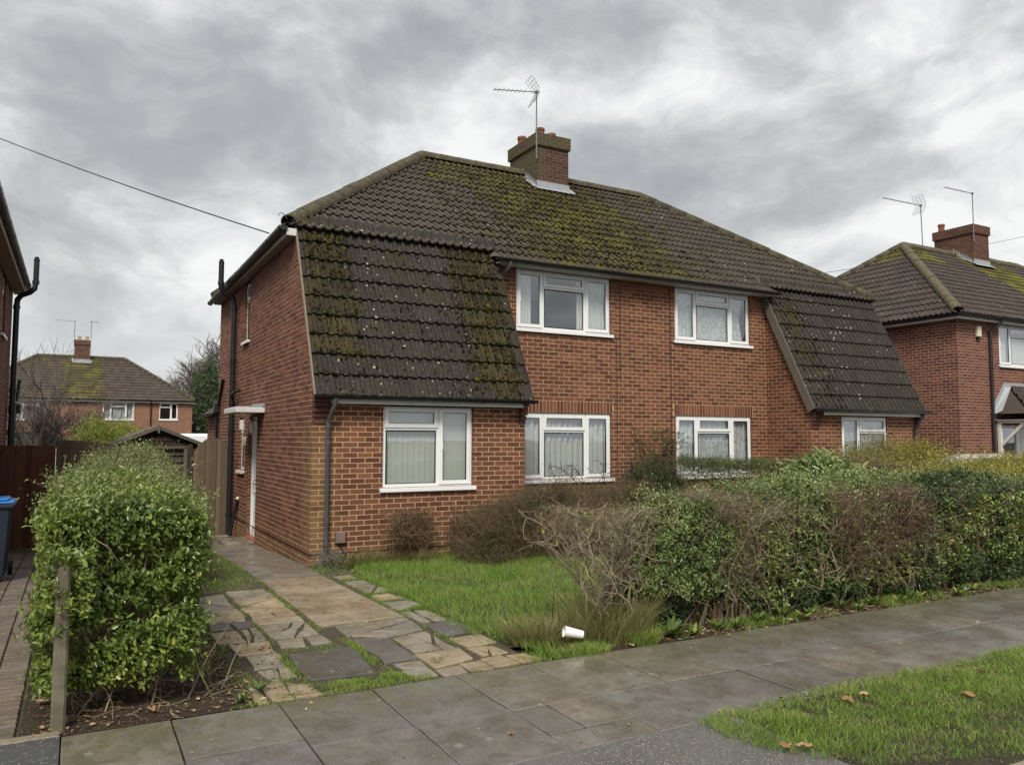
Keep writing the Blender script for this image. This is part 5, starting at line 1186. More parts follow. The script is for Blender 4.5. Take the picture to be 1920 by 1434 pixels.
def sprigs(P, D, L, k, size, ratio=.5, up=.7, jit=.35, rn=None, droop=.05):
    """shoots with alternate leaves; returns leaf arrays and stem polylines"""
    n = len(P); C = curves(P, D, L, 4, .12, droop); out = []
    rn = RNG.random(n) if rn is None else rn
    for j in range(k):
        t = (j+.6)/k*2.98; i = np.minimum(int(t), 2); f = t-i; c = C[:, i]*(1-f)+C[:, i+1]*f; d = unit(C[:, i+1]-C[:, i])
        a = RNG.random(n)*.9+j*2.4; r = np.where(np.abs(d[:, 2:3]) > .9, np.array([1., 0, 0]), np.array([0, 0, 1.])); e1 = unit(np.cross(d, r)); e2 = np.cross(d, e1)
        s = e1*np.cos(a)[:, None]+e2*np.sin(a)[:, None]; ax = unit(d*.45+s+np.array([0, 0, .15])+RNG.normal(size=(n, 3))*.15)
        nn = unit(np.array([0, 0, 1.])*up+d*.4+RNG.normal(size=(n, 3))*jit)
        out.append((c, ax, nn, size*(.42+.85*RNG.random(n))*(1-.25*j/k), np.clip(rn*.65+RNG.random(n)*.35+.1*j/k, 0, 1)))
    return [np.concatenate([o[i] for o in out]) for i in range(5)], C
def on_box(n, b, w, inset=.05, seed=1, amp=.06, f=3.0, dome=0.0):
    """points on a hedge-shaped box with outward directions. w: weights of -y, +y, -x, +x, top"""
    x0, x1, y0, y1, z0, z1 = b; w = np.array(w, float); w /= w.sum(); fc = RNG.choice(5, n, p=w); u, v = RNG.random(n), RNG.random(n)
    P = np.zeros((n, 3)); N = np.zeros((n, 3))
    for q, (nx, ny, nz) in enumerate(((0, -1, 0), (0, 1, 0), (-1, 0, 0), (1, 0, 0), (0, 0, 1))):
        m = fc == q; N[m] = (nx, ny, nz)
        if q < 2: P[m] = np.stack([x0+(x1-x0)*u[m], np.full(m.sum(), y0 if q == 0 else y1), z0+(z1-z0)*v[m]], 1)
        elif q < 4: P[m] = np.stack([np.full(m.sum(), x0 if q == 2 else x1), y0+(y1-y0)*u[m], z0+(z1-z0)*v[m]], 1)
        else: P[m] = np.stack([x0+(x1-x0)*u[m], y0+(y1-y0)*v[m], np.full(m.sum(), z1)], 1)
    P += N*(snoise(P, f, seed)*amp-RNG.exponential(inset, n))[:, None]
    if dome:
        cx, cy = (x0+x1)/2, (y0+y1)/2; q = np.abs((P[:, 0]-cx)/(x1-x0)*2)**2.4; q2 = np.abs((P[:, 1]-cy)/(y1-y0)*2)**2.4
        P[:, 2] = z0+(P[:, 2]-z0)*(1-dome*np.clip(.75*q+.4*q2, 0, 1)); k = 1-.35*dome*np.clip((P[:, 2]-z0)/(z1-z0), 0, 1)**2; P[:, 0] = cx+(P[:, 0]-cx)*k; P[:, 1] = cy+(P[:, 1]-cy)*k
        N = unit(N+np.stack([(P[:, 0]-cx)/(x1-x0), (P[:, 1]-cy)/(y1-y0), np.full(n, .5)], 1)*dome)
    return P, N
def hedge(name, label, cat, b, n, mat, size=.045, k=8, L=.16, weights=(1, 1, 1, 1, 1), gaps=.0, twig=TWIGB, stems=10, ratio=.5, inset=.07, up=.6, seed=1, amp=.07, shag=.5, group=None, topfine=0, f=3.0, base=None, dome=0.0):
    x0, x1, y0, y1, z0, z1 = b; gy = gz((y0+y1)/2)
    t = thing(name, label, cat, ((x0+x1)/2, (y0+y1)/2, gy), group)
    P, N = on_box(n, b, weights, inset, seed, amp, f, dome)
    if gaps: keep = snoise(P, 5.5, seed+3) > -1.2+gaps*1.6; low = (P[:, 2]-z0)/(z1-z0); keep |= (RNG.random(len(P)) < .12) | (low > .82); P, N = P[keep], N[keep]
    D = unit(N+np.array([0, 0, .55])+RNG.normal(size=P.shape)*shag); n = len(P)
    rn = np.clip(.44+.40*snoise(P, 2.6, seed+9)+RNG.normal(size=n)*.22, 0, 1)
    sz = np.where(P[:, 2] > z1-.12, .8, 1.0)
    Ls = L*(.5+RNG.random(n)); Ls = np.where(RNG.random(n) < .03, Ls*1.9, Ls)
    (c, ax, nn, s, r), C = sprigs(P-D*(Ls*.5)[:, None], D, Ls, k, size, ratio, up, rn=rn)
    ok = c[:, 2] > gy+.01
    link('foliage', leaf_mesh('foliage', c[ok], ax[ok], nn[ok], s[ok], ratio, r[ok]), mat, t, kind='stuff')
    link('shoots', tubes('shoots', C[::2], .0022, .001), twig, t, kind='stuff')
    if stems:
        p0 = np.stack([x0+.1+(x1-x0-.2)*RNG.random(stems), y0+.12+(y1-y0-.2)*RNG.random(stems), np.full(stems, gy-.02)], 1)
        P1 = curves(p0, np.stack([RNG.normal(size=stems)*.25, RNG.normal(size=stems)*.25, np.ones(stems)], 1), np.full(stems, (z1-gy)*.85), 7, .14); P1[..., 0] = np.clip(P1[..., 0], x0+.06, x1-.06); P1[..., 1] = np.clip(P1[..., 1], y0+.04, y1-.04)
        link('stems', tubes('stems', P1, .014+.01*RNG.random(stems), .005, 5), twig, t, kind='stuff')
        q = np.repeat(P1[:, 2:6].reshape(-1, 3), 4, 0); P2 = curves(q, RNG.normal(size=q.shape)+np.array([0, 0, .7]), .25+.35*RNG.random(len(q)), 5, .25)
        P2[..., 0] = np.clip(P2[..., 0], x0-.03, x1+.03); P2[..., 1] = np.clip(P2[..., 1], y0-.03, y1+.03)
        link('branches', tubes('branches', P2, .005, .0018), twig, t, kind='stuff')
    return t
def twiggy(name, label, cat, b, base, n_main, n_fine, mat, leafmat=None, nleaf=0, lsize=.03, fan=1.0, z_dense=.45, group=None, seed=4, r=.012, fineL=.22, finer=.0022):
    x0, x1, y0, y1, z0, z1 = b; gy = gz((y0+y1)/2); t = thing(name, label, cat, ((x0+x1)/2, (y0+y1)/2, gy), group)
    p0 = np.array([base[i % len(base)] for i in range(n_main)], float)+RNG.normal(size=(n_main, 3))*np.array([.09, .06, 0]); p0[:, 2] = gy-.02
    tg = np.stack([x0+(x1-x0)*RNG.random(n_main), y0+(y1-y0)*RNG.random(n_main), z0+(z1-z0)*(.55+.45*RNG.random(n_main))], 1)
    M = 8; P = np.zeros((n_main, M, 3)); 
    for i in range(M):
        s = i/(M-1); P[:, i] = p0+(tg-p0)*np.array([s**1.3*fan+s*(1-fan)]*2+[s**.85]); P[:, i] += RNG.normal(size=(n_main, 3))*.018*(i > 0)
    link('stems', tubes('stems', P, r*(.6+.8*RNG.random(n_main)), .003, 5), mat, t, kind='stuff')
    q = P[:, 3:].reshape(-1, 3); d = np.repeat(unit(P[:, -1]-P[:, 2]), M-3, 0); q = np.repeat(q, 3, 0); d = np.repeat(d, 3, 0)
    P2 = curves(q, d+RNG.normal(size=q.shape)*.75, .18+.3*RNG.random(len(q)), 6, .22); clipbox(P2, b); link('branches', tubes('branches', P2, .0045, .0018), mat, t, kind='stuff')
    q = P2[:, 1:].reshape(-1, 3); idx = RNG.choice(len(q), n_fine); q = q[idx]; pick = (q[:, 2] > z0+(z1-z0)*z_dense) | (RNG.random(len(q)) < .35); q = q[pick]
    P3 = curves(q, RNG.normal(size=q.shape)+np.array([0, 0, .35]), fineL*(.4+RNG.random(len(q))), 4, .3); clipbox(P3, b); link('twigs', tubes('twigs', P3, finer, finer*.55), mat, t, kind='stuff')
    if nleaf:
        i = RNG.choice(len(P3), nleaf); c = P3[i, RNG.integers(1, 4, nleaf)]
        link('foliage', leaf_mesh('foliage', c, RNG.normal(size=(nleaf, 3)), RNG.normal(size=(nleaf, 3))*.5+np.array([0, 0, .8]), lsize*(.5+RNG.random(nleaf)), .55, RNG.random(nleaf), 1.6), leafmat or mat, t, kind='stuff')
    return t
def clipbox(P, b, s=.05):
    for a in range(2):
        lo, hi = b[2*a]-s, b[2*a+1]+s; P[..., a] = np.where(P[..., a] < lo, lo+(lo-P[..., a])*.3, P[..., a]); P[..., a] = np.where(P[..., a] > hi, hi-(P[..., a]-hi)*.3, P[..., a])
    lim = b[5]+.07*snoise(P[:, 0], 4.0, 77)[:, None]+(RNG.random((len(P), 1))**3)*.12; P[..., 2] = np.where(P[..., 2] > lim, lim-(P[..., 2]-lim)*.25, P[..., 2])
def blades(name, P, H, W, mat, parent=None, lean=.5, rn=None, dirs=None):
    n = len(P); a = RNG.random(n)*6.283; sd = np.stack([np.cos(a), np.sin(a), np.zeros(n)], 1); b_ = RNG.random(n)*6.283 if dirs is None else dirs+RNG.normal(size=n)*.9
    ld = np.stack([np.cos(b_), np.sin(b_), np.zeros(n)], 1); le = (lean*(.25+RNG.random(n)))[:, None]*H[:, None]; up = np.array([0, 0, 1.])
    V = np.zeros((n, 6, 3)); h = H[:, None]; w_ = (W*(.6+.8*RNG.random(n)))[:, None]
    V[:, 0] = P-sd*w_; V[:, 1] = P+sd*w_; V[:, 2] = P+sd*w_*.8+up*h*.55+ld*le*.35; V[:, 3] = P-sd*w_*.8+up*h*.55+ld*le*.35; V[:, 4] = P-sd*w_*.12+up*h*.95+ld*le; V[:, 5] = P+sd*w_*.12+up*h*.95+ld*le
    F = (np.array([(0, 1, 2, 3), (3, 2, 5, 4)])[None]+6*np.arange(n)[:, None, None]).reshape(-1, 4)
    return link(name, np_mesh(name, V, F, np.repeat(RNG.random(n) if rn is None else rn, 6)), mat, parent, kind='stuff')
def in_poly(x, y, poly):
    c = np.zeros(len(x), bool); n = len(poly); j = n-1
    for i in range(n):
        xi, yi = poly[i]; xj, yj = poly[j]
        c ^= ((yi > y) != (yj > y)) & (x < (xj-xi)*(y-yi)/(yj-yi+1e-12)+xi); j = i
    return c
def scatter(poly, n, zf=0.0):
    p = np.array(poly); lo, hi = p.min(0), p.max(0); q = lo+(hi-lo)*RNG.random((n, 2)); q = q[in_poly(q[:, 0], q[:, 1], poly)]
    return np.column_stack([q, [zf+gz(y) for y in q[:, 1]]])

# ------------------------------------------------------------------ grass
VP = [(.60, -8.40), (.80, -8.33), (2.0, -8.33), (4, -8.36), (10, -8.36), (10, -9.70), (1.95, -9.70), (1.0, -9.38), (.66, -9.0), (.58, -8.66)]
P = scatter(VP, 95000); far = np.clip((P[:, 0]-3.5)/6, 0, 1); P = P[RNG.random(len(P)) > far*.55]
nn_ = snoise(P, 4.0, 5); bare = snoise(P, 7.5, 8); edge = P[:, 1] < -9.2
keep = (bare > -.50) | (RNG.random(len(P)) < .10); keep &= ~(edge & (RNG.random(len(P)) < .45)); P = P[keep]; nn_ = nn_[keep]
H = (.030+.022*np.clip(nn_, -.6, 1.4)+.02*RNG.random(len(P)))*np.where(P[:, 1] < -9.25, .8, 1.0); H = np.maximum(H, .012)
blades('verge_grass', P, H, .0017, GRASS, lean=1.0, rn=np.clip(RNG.random(len(P))*.82+.20*snoise(P, 3.5, 12)+.06, 0, 1), dirs=None)
P = scatter(VP, 9000); P = P[snoise(P, 4.5, 55) > -.2]; blades('verge_straw', P+np.array([0, 0, .008]), .012+.02*RNG.random(len(P)), .0016, DRYGRASS, lean=3.2)
LP = [(.46, -6.2), (.40, -4.5), (.36, -3.2), (.38, -1.9), (.75, -1.25), (2.2, -1.1), (2.6, -1.7), (4.4, -1.9), (6.5, -1.6), (6.5, -5.8), (1.1, -5.95), (.8, -6.45), (.52, -6.6)]
P = scatter(LP, 90000); nn_ = snoise(P, 2.6, 15); P = P[RNG.random(len(P)) > np.clip((P[:, 0]-3.8)/4, 0, .6)]; nn_ = snoise(P, 2.6, 15)
blades('lawn', P, .045+.03*np.clip(nn_, -.8, 1.3)+.045*RNG.random(len(P))**2, .0020, GRASS, lean=.95, rn=np.clip(RNG.random(len(P))*.72+.08+.08*nn_, 0, .93), dirs=np.where(nn_ > 0, 2.4, 1.2))
# grass and moss between the drive stones
cr = []
def tuft(x0, x1, y0, y1, n, h=.03): q = np.column_stack([x0+(x1-x0)*RNG.random(n), y0+(y1-y0)*RNG.random(n), np.zeros(n)]); q[:, 2] = [gz(y)-.01 for y in q[:, 1]]; cr.append((q, h*(.5+RNG.random(n))))
tuft(-.80, -.71, -6.5, -5.25, 1500, .045); tuft(-1.32, -.66, -6.60, -6.46, 2400, .05); tuft(-1.42, -1.34, -6.6, -5.5, 900, .035); tuft(-1.36, -.86, -5.58, -5.38, 900, .03)
tuft(-.90, -.83, -4.9, -2.6, 900, .03); tuft(-.95, -.84, -3.6, -3.35, 260, .05); tuft(-1.38, -1.33, -5.2, -2.6, 700, .022); tuft(.02, .10, -6.0, -2.2, 1700, .035); tuft(.06, .42, -4.48, -4.38, 500, .035); tuft(.06, .4, -3.94, -3.86, 500, .04); tuft(.06, .4, -3.49, -3.43, 400, .04)
tuft(.06, .4, -3.08, -3.0, 400, .04); tuft(.06, .4, -2.54, -2.46, 500, .05); tuft(.3, .5, -6.1, -2.2, 3800, .05); tuft(-.72, .02, -4.78, -4.72, 250, .02); tuft(-1.85, -1.7, -6.7, -5.0, 900, .035); tuft(-1.6, -1.35, -6.48, -6.2, 300, .03)
tuft(-1.4, -.5, -6.75, -6.62, 1400, .04); tuft(-1.3, -.7, -6.68, -6.5, 900, .03); tuft(-1.75, -.90, -2.5, 1.6, 7500, .05); tuft(-2.0, -1.5, -6.76, -6.66, 420, .04); tuft(-.9, -.84, -2.4, 3.5, 1200, .045); tuft(.30, .78, -6.74, -6.45, 1500, .04); tuft(.0, .7, -1.25, -1.10, 900, .09); tuft(-.1, .45, -2.2, -1.3, 900, .05); tuft(-.06, .02, -1.1, 2.5, 300, .03)
for _ in range(26):
    x, y = random.uniform(-1.8, .4), random.uniform(-6.6, -3); tuft(x, x+.08, y, y+.03, 30, .02)
Pq = np.concatenate([c[0] for c in cr]); Hq = np.concatenate([c[1] for c in cr]); Hq = Hq*(.6+.5*np.clip(snoise(Pq, 6, 42), -.5, 1)); kk = (snoise(Pq*np.array([1, 1, 0]), 9.0, 41) > -.35) | (RNG.random(len(Pq)) < .18); Pq, Hq = Pq[kk], Hq[kk]; blades('driveway_weeds', Pq, Hq, .0018, GRASS, lean=.9, rn=np.clip(RNG.random(len(Pq))*.9, 0, 1))
# long dry grass at the hedge end
def tussock(label, x, y, r, n, h, mat=DRYGRASS, cat='grass tuft', name='grass_tuft', lean=.9, group=None):
    t = thing(name, label, cat, (x, y, 0), group); a = RNG.random(n)*6.283; rr = r*np.sqrt(RNG.random(n)); P = np.column_stack([x+rr*np.cos(a), y+rr*np.sin(a)*.7, np.full(n, -.01+gz(y))])
    blades('blades', P, h*(.35+.75*RNG.random(n)), .0022, mat, t, lean, dirs=a); return t
tussock('tall straw-coloured grass round the stems of the bare twiggy shrub', 1.38, -6.38, .40, 2600, .42, lean=.7)
tussock('long pale green grass leaning over the white cup', .80, -6.15, .34, 2200, .22, lean=1.1)
tussock('short green tuft between the white cup and the pavement', .92, -6.66, .22, 1300, .075, GRASS)
tussock('bright green tuft of grass under the bare shrub beside the pavement', 1.52, -6.66, .16, 900, .16, GRASS)
tussock('dry grass at the foot of the bay wall by the downpipe', .55, -1.32, .36, 1500, .24, lean=1.0); tussock('straggly pale grass against the bay wall beneath the white window', 1.35, -1.38, .45, 1500, .22, lean=1.2)

# ------------------------------------------------------------------ hedges and shrubs
hedge('boundary_hedge', 'large leafy green hedge between the two driveways behind the concrete post', 'hedge', (-3.08, -2.12, -6.44, -2.0, .17, 1.34), 13500, L_PRIVET, .052, 8, .16, (1.9, .4, 2.2, 2.6, 3.4), gaps=.72, stems=22, seed=3, inset=.06, amp=.06, up=.75, shag=.62, ratio=.56, dome=.06)
hedge('privet_sprays', 'loose young privet shoots sticking up from the top of the large near hedge', 'shrub', (-3.05, -2.1, -6.3, -2.6, 1.22, 1.42), 420, L_PALE, .040, 9, .34, (1, .3, 1, 1, 3), stems=0, seed=45, amp=.08, shag=.45)
hedge('privet_sprays', 'leafy privet shoots growing over the top of the weathered post', 'shrub', (-3.08, -2.80, -6.66, -6.46, .58, 1.12), 130, L_PRIVET, .048, 7, .14, (2.4, .3, 1, 1, 1.4), stems=0, seed=44, amp=.03, shag=.8)
hedge('rear_hedge', 'smaller-leaved taller hedge rising behind the big green hedge near the fence', 'hedge', (-3.0, -1.62, -2.3, 2.2, .25, 1.60), 7500, L_PALE, .032, 9, .24, (2.6, .3, 1.2, 2.0, 2.4), stems=14, seed=6, amp=.20, shag=.7, dome=.35)
def leafy(label, name, b, n, mat, size, cat='shrub', **k): return hedge(name, label, cat, b, n, mat, size, **k)
bs = [(1.25, -6.42, 0), (1.6, -6.38, 0)]
twiggy('bare_shrub', 'bare pale-twigged shrub at the driveway end of the front hedge', 'shrub', (.72, 1.95, -6.6, -5.95, .35, 1.15), bs, 17, 1300, TWIG, L_PRIVET, 420, .03, z_dense=.6, r=.012, fineL=.2)
twiggy('bare_shrub', 'dense crown of fine dry twigs leaning over the lawn side of the bare pale shrub', 'shrub', (1.05, 2.25, -6.45, -5.85, .62, 1.13), [(1.45, -6.2, 0), (1.8, -6.2, 0)], 10, 2300, TWIG, L_BROWN, 600, .02, z_dense=.6, fineL=.14, finer=.0018)
hedge('privet_shrub', 'rounded green privet in the front hedge beside the bare shrub', 'shrub', (1.72, 2.86, -6.50, -5.80, .34, 1.15), 4300, L_PALE, .040, 8, .16, (2.2, .4, .9, .5, 2.0), gaps=.6, stems=10, seed=12, amp=.13, dome=.28, shag=.6)
twiggy('dead_shrub', 'dead pale-topped twiggy stretch of the front hedge right of the privet', 'shrub', (2.45, 3.85, -6.58, -5.9, .30, 1.20), [(2.8, -6.4, 0), (3.1, -6.3, 0), (3.4, -6.4, 0)], 18, 6000, TWIG, L_BROWN, 1900, .022, z_dense=.5, r=.008, fineL=.19, finer=.0018)
twiggy('dead_shrub', 'rust-brown dead patch hanging low beside the privet in the front hedge', 'shrub', (2.55, 3.15, -6.60, -6.1, .15, 1.05), [(2.75, -6.4, 0), (3.0, -6.3, 0)], 12, 4200, TWIGB, L_BROWN, 2600, .020, z_dense=.2, fineL=.15, finer=.0018)
leafy('dark green leafy gap-filler with broad upright leaves between two brown twiggy stretches', 'laurel_shrub', (3.35, 4.55, -6.46, -5.85, .20, 1.13), 1500, L_MID, .085, k=7, L=.24, weights=(2.2, .4, .5, .5, 1.6), gaps=.5, stems=12, seed=14, ratio=.40, amp=.14, dome=.3, shag=.7)
twiggy('dead_shrub', 'reddish-brown dense dead shrub in the front hedge near the laurel leaves', 'shrub', (4.15, 5.75, -6.62, -5.95, .28, 1.19), [(4.5, -6.4, 0), (4.9, -6.3, 0), (5.4, -6.4, 0)], 22, 9500, TWIGB, L_BROWN, 4200, .022, z_dense=.35, r=.008, finer=.0018)
leafy('glossy dark evergreen at the far end of the front hedge', 'evergreen_shrub', (5.45, 9.6, -6.55, -5.7, .12, 1.23), 8500, L_DARK, .050, k=8, L=.17, weights=(2.6, .3, .5, .5, 2.2), gaps=.5, stems=22, seed=16, amp=.16, dome=.15, shag=.65)
leafy('yellow-green leafy sprays on the front of the far evergreen', 'yellow_green_shrub', (6.1, 8.8, -6.62, -6.35, .35, 1.1), 750, L_PRIVET, .055, k=7, L=.2, weights=(3, 0.1, .5, .5, .6), stems=6, seed=36, amp=.12, shag=.7)
leafy('dark ivy and saplings filling the bottom of the front hedge', 'ivy', (1.9, 6.6, -6.38, -5.85, .02, .80), 6200, L_DARK, .050, 'ivy', k=6, L=.15, weights=(2.5, .3, .4, .4, .3), gaps=.3, stems=22, seed=17, amp=.14, twig=TWIG, shag=.7)
leafy('mid-green leaves threading up through the dead twigs of the front hedge', 'bramble', (2.2, 6.0, -6.56, -6.2, .20, 1.05), 1150, L_PRIVET, .046, k=7, L=.26, weights=(3, .1, .4, .4, 1.2), stems=26, seed=37, amp=.16, twig=TWIG, shag=.9)
leafy('pale small-leaved evergreen topping the front hedge behind the dead shrubs', 'spotted_shrub', (3.7, 9.2, -5.95, -5.2, .7, 1.27), 5200, L_PALE, .042, k=8, L=.15, weights=(.8, .3, .5, .5, 2.6), stems=6, seed=18, amp=.12, shag=.6)
leafy('large-leaved bright laurel sprays above the front hedge', 'laurel_shrub', (5.45, 6.55, -5.3, -4.5, .6, 1.50), 900, L_PALE, .13, k=6, L=.30, weights=(1.2, .3, .8, .5, 2.2), stems=8, seed=19, ratio=.36, up=.45, dome=.4, shag=.7)
twiggy('bramble', 'loose dry twigs and rusty leaves straggling over the whole front of the pavement hedge', 'bramble', (1.9, 8.6, -6.66, -6.0, .25, 1.23), [(x, -6.3, 0) for x in (2.2, 3, 3.8, 4.6, 5.4, 6.2, 7, 7.8, 8.4)], 40, 2600, TWIG, L_BROWN, 1800, .026, z_dense=.2, r=.006, fineL=.24, finer=.0017)
leafy('bright young shoots scattered along the top edge of the pavement hedge', 'bramble', (1.9, 8.8, -6.5, -5.9, .95, 1.25), 700, L_PALE, .040, k=8, L=.26, weights=(1, .1, .2, .2, 3), stems=0, seed=47, amp=.14, shag=.5)
leafy('yellow-green shoots rising above the far dark end of the front hedge', 'tall_sprays', (7.2, 9.6, -6.0, -5.2, .9, 1.42), 1100, L_GOLD, .040, k=9, L=.36, weights=(1, .3, 1, 1, 3), stems=0, seed=48, amp=.16, shag=.5)
# dividing hedge from the house wall to the street, several kinds growing into one another
leafy('tall spiky dark green shrub against the wall between the two ground-floor windows', 'evergreen_shrub', (5.75, 6.75, -1.35, -.45, .1, 1.32), 4200, L_DARK, .030, k=9, L=.26, weights=(2, .3, 1.2, .8, 1.6), stems=8, seed=21, amp=.2, shag=.5, up=.3, dome=.3)
twiggy('spiky_shrub', 'upright thin shoots standing above the dark shrub at the wall', 'shrub', (5.85, 6.9, -1.2, -.5, .8, 1.95), [(6.2, -.8, 0), (6.6, -.8, 0)], 16, 900, TWIGD, L_MID, 3800, .022, z_dense=.1, fineL=.12)
leafy('clipped green dividing hedge with rusty patches below the lace-curtained window', 'dividing_hedge', (6.45, 7.25, -3.6, -1.0, .2, 1.42), 7000, L_MID, .026, 'hedge', k=8, L=.13, weights=(1.5, .3, 3, .8, 2.4), stems=12, seed=22, amp=.06)
twiggy('dividing_hedge', 'brown thinning stretch of the dividing hedge in front of the far bay', 'hedge', (6.35, 7.35, -5.4, -3.4, .4, 1.45), [(6.8, -4.9, 0), (6.8, -4.4, 0), (6.8, -3.8, 0)], 36, 9000, TWIGB, L_BROWN, 5200, .022, z_dense=.2)
leafy('feathery green shrub with airy shoots before the far bay window', 'tall_shrub', (8.2, 9.4, -4.2, -3.0, .3, 1.44), 5200, L_GOLD, .034, k=9, L=.32, weights=(1.6, .3, 1, .6, 2.2), stems=10, seed=24, amp=.22, shag=.55, up=.4, dome=.3)
leafy('golden-yellow leaved hedge beside the white car', 'golden_hedge', (9.9, 13.0, -4.6, -3.6, .3, 1.30), 9500, L_GOLD, .036, 'hedge', k=8, L=.26, weights=(2.4, .3, .8, .5, 2.2), stems=12, seed=25, amp=.22, shag=.6, up=.4)
leafy('tall wispy yellow-green shoots over the golden hedge below the far brick wall', 'wispy_shrub', (10.3, 12.3, -2.6, -1.6, .5, 1.56), 3000, L_GOLD, .034, k=9, L=.42, weights=(1.2, .3, .8, .5, 2.6), stems=10, seed=26, amp=.25, shag=.35, up=.3)
# shrubs at the bay
leafy('dark sprawling cotoneaster with reddish sprays against the brick bay', 'cotoneaster', (2.15, 4.35, -2.3, -1.1, .03, 1.02), 7600, L_RED, .022, k=10, L=.36, weights=(2.6, .3, 1, .8, 2.6), stems=12, seed=28, amp=.26, shag=.9, up=.5, twig=TWIGB, dome=.5, f=2.2)
leafy('low straggling dark shrub under the ground-floor window', 'low_shrub', (4.0, 6.2, -1.9, -.5, .05, .90), 6000, L_RED, .022, k=9, L=.26, weights=(2.4, .3, .6, .6, 2.2), stems=10, seed=29, amp=.2, shag=.7, up=.3, dome=.3)
twiggy('dead_shrub', 'withered rust-brown plant against the bay wall below the window', 'shrub', (.95, 1.75, -1.7, -1.25, .05, .68), [(1.3, -1.42, 0), (1.5, -1.4, 0)], 12, 700, TWIGB, L_BROWN, 1100, .02, z_dense=.1, r=.005)
twiggy('climbing_stem', 'thin sprigs reaching up in front of the ground-floor window sill', 'plant', (4.1, 5.9, -.9, -.6, .7, 1.32), [(4.7, -.8, 0), (5.4, -.8, 0), (5.8, -.8, 0)], 9, 70, TWIGD, L_MID, 120, .025, z_dense=.3, r=.004)

# leaf bases and rosettes along the pavement edge
def rosette(x, y, r, n, label, mat=L_MID, up=.5):
    t = thing('weed', label, 'weed', (x, y, 0), 'leafy weeds at the foot of the front hedge'); a = np.arange(n)*2.4; el = up+.6*RNG.random(n); ax = np.stack([np.cos(a), np.sin(a), el], 1)
    C = np.tile(np.array([[x, y, .005]]), (n, 1)); sz = r*(.6+.5*RNG.random(n)); m = leaf_mesh('leaf', C, ax, np.array([0, 0, 1.])+.6*ax*np.array([-1, -1, 0]), sz, .22, RNG.random(n)*.7+.25, 1.5)
    link('leaves', m, mat, t, kind='stuff')
for x, y, r, n, l in ((1.88, -6.62, .24, 26, 'big dark rosette weed nearest the bare shrub at the pavement edge'), (2.42, -6.62, .15, 14, 'small broad-leaved weed beneath the rusty dead twigs'), (2.98, -6.60, .17, 22, 'narrow-leaved tufty weed with a pale leaf, under the dead brown stretch'),
                      (3.40, -6.54, .20, 20, 'dark fern-like weed beside the fallen red leaves'), (4.22, -6.56, .19, 16, 'light green sprawling weed under the broad-leaved laurel'), (4.72, -6.58, .15, 14, 'bright weed over dry leaf litter below the reddish dead shrub'),
                      (5.35, -6.58, .18, 18, 'green weed under the middle of the reddish-brown shrub'), (6.3, -6.6, .16, 16, 'weed below the glossy evergreen near the white scrap'), (-1.72, -6.46, .13, 16, 'pale green weed beside the crazy stones at the big hedge'), (-1.88, -6.62, .10, 12, 'little weed on the bare soil by the pavement joint'), (1.25, -1.55, .13, 12, 'pale leafy weed in the lawn edge below the bay window')): rosette(x, y, r, n, l)
wc = []
for i in range(16):
    x, y, r, n = 2.15+i*.43+random.uniform(-.12, .12), -6.66+random.uniform(-.05, .08), random.uniform(.08, .16), random.randint(9, 18); a = np.arange(n)*2.4+i; up_ = random.uniform(.2, .8)
    wc.append((np.tile(np.array([[x, y, .005]]), (n, 1)), np.stack([np.cos(a), np.sin(a), up_+.5*RNG.random(n)], 1), r*(.5+.6*RNG.random(n))))
C_, A_, S2 = [np.concatenate([q[k] for q in wc]) for k in range(3)]
link('hedge_foot_weeds', leaf_mesh('hedge_foot_weeds', C_, A_, np.array([0, 0, 1.])+.6*A_*np.array([-1, -1, 0]), S2, .26, RNG.random(len(C_)), 1.4), L_PRIVET, None, kind='stuff')
P = scatter([(1.6, -6.77), (9, -6.77), (9, -6.5), (1.6, -6.5)], 5200, -.005); P = P[snoise(P, 5, 61) > .05]; blades('hedge_foot_grass', P, .04+.07*RNG.random(len(P)), .0022, GRASS, lean=1.0, rn=RNG.random(len(P))*.8)
# litter: leaves
def flat_leaves(name, P, size, mat, kind='stuff', parent=None, rn=None):
    n = len(P); a = RNG.random(n)*6.283; ax = np.stack([np.cos(a), np.sin(a), RNG.normal(size=n)*.12], 1); nr = np.array([0, 0, 1.])+RNG.normal(size=(n, 3))*.25
    return link(name, leaf_mesh(name, P, ax, nr, size, .62, RNG.random(n) if rn is None else rn, 1.2), mat, parent, kind=kind)
P = np.concatenate([scatter([(-2.9, -8.35), (7, -8.35), (12, -6.8), (-2.9, -6.8)], 230, .004), scatter([(-1.8, -6.7), (.4, -6.7), (.4, -2), (-1.8, -2)], 90, .014)])
flat_leaves('small_leaf_litter', P, .012+.022*RNG.random(len(P))**2, m_leaf('yellow_leaf', [(0, (.30, .27, .10)), (.5, (.42, .36, .12)), (.85, (.45, .38, .2)), (1, (.10, .05, .03))], .6, .1))
P = np.concatenate([scatter([(1.7, -6.78), (9, -6.78), (9, -6.35), (1.7, -6.35)], 1500, .004), scatter([(-3.1, -6.68), (-1.75, -6.68), (-1.7, -4.5), (-3.1, -4.5)], 900, .002)])
flat_leaves('hedge_leaf_litter', P, .015+.035*RNG.random(len(P))**2, L_DRY)
P = scatter([(-1.95, -6.7), (-1.35, -6.7), (-1.4, -4.6), (-1.95, -4.6)], 260, .004); flat_leaves('twig_litter', P, .015+.02*RNG.random(len(P)), L_BROWN)
P = scatter(VP, 420, .012); P = P[P[:, 0] < 8]; flat_leaves('verge_leaf_litter', P, .015+.03*RNG.random(len(P))**2, L_DRY)
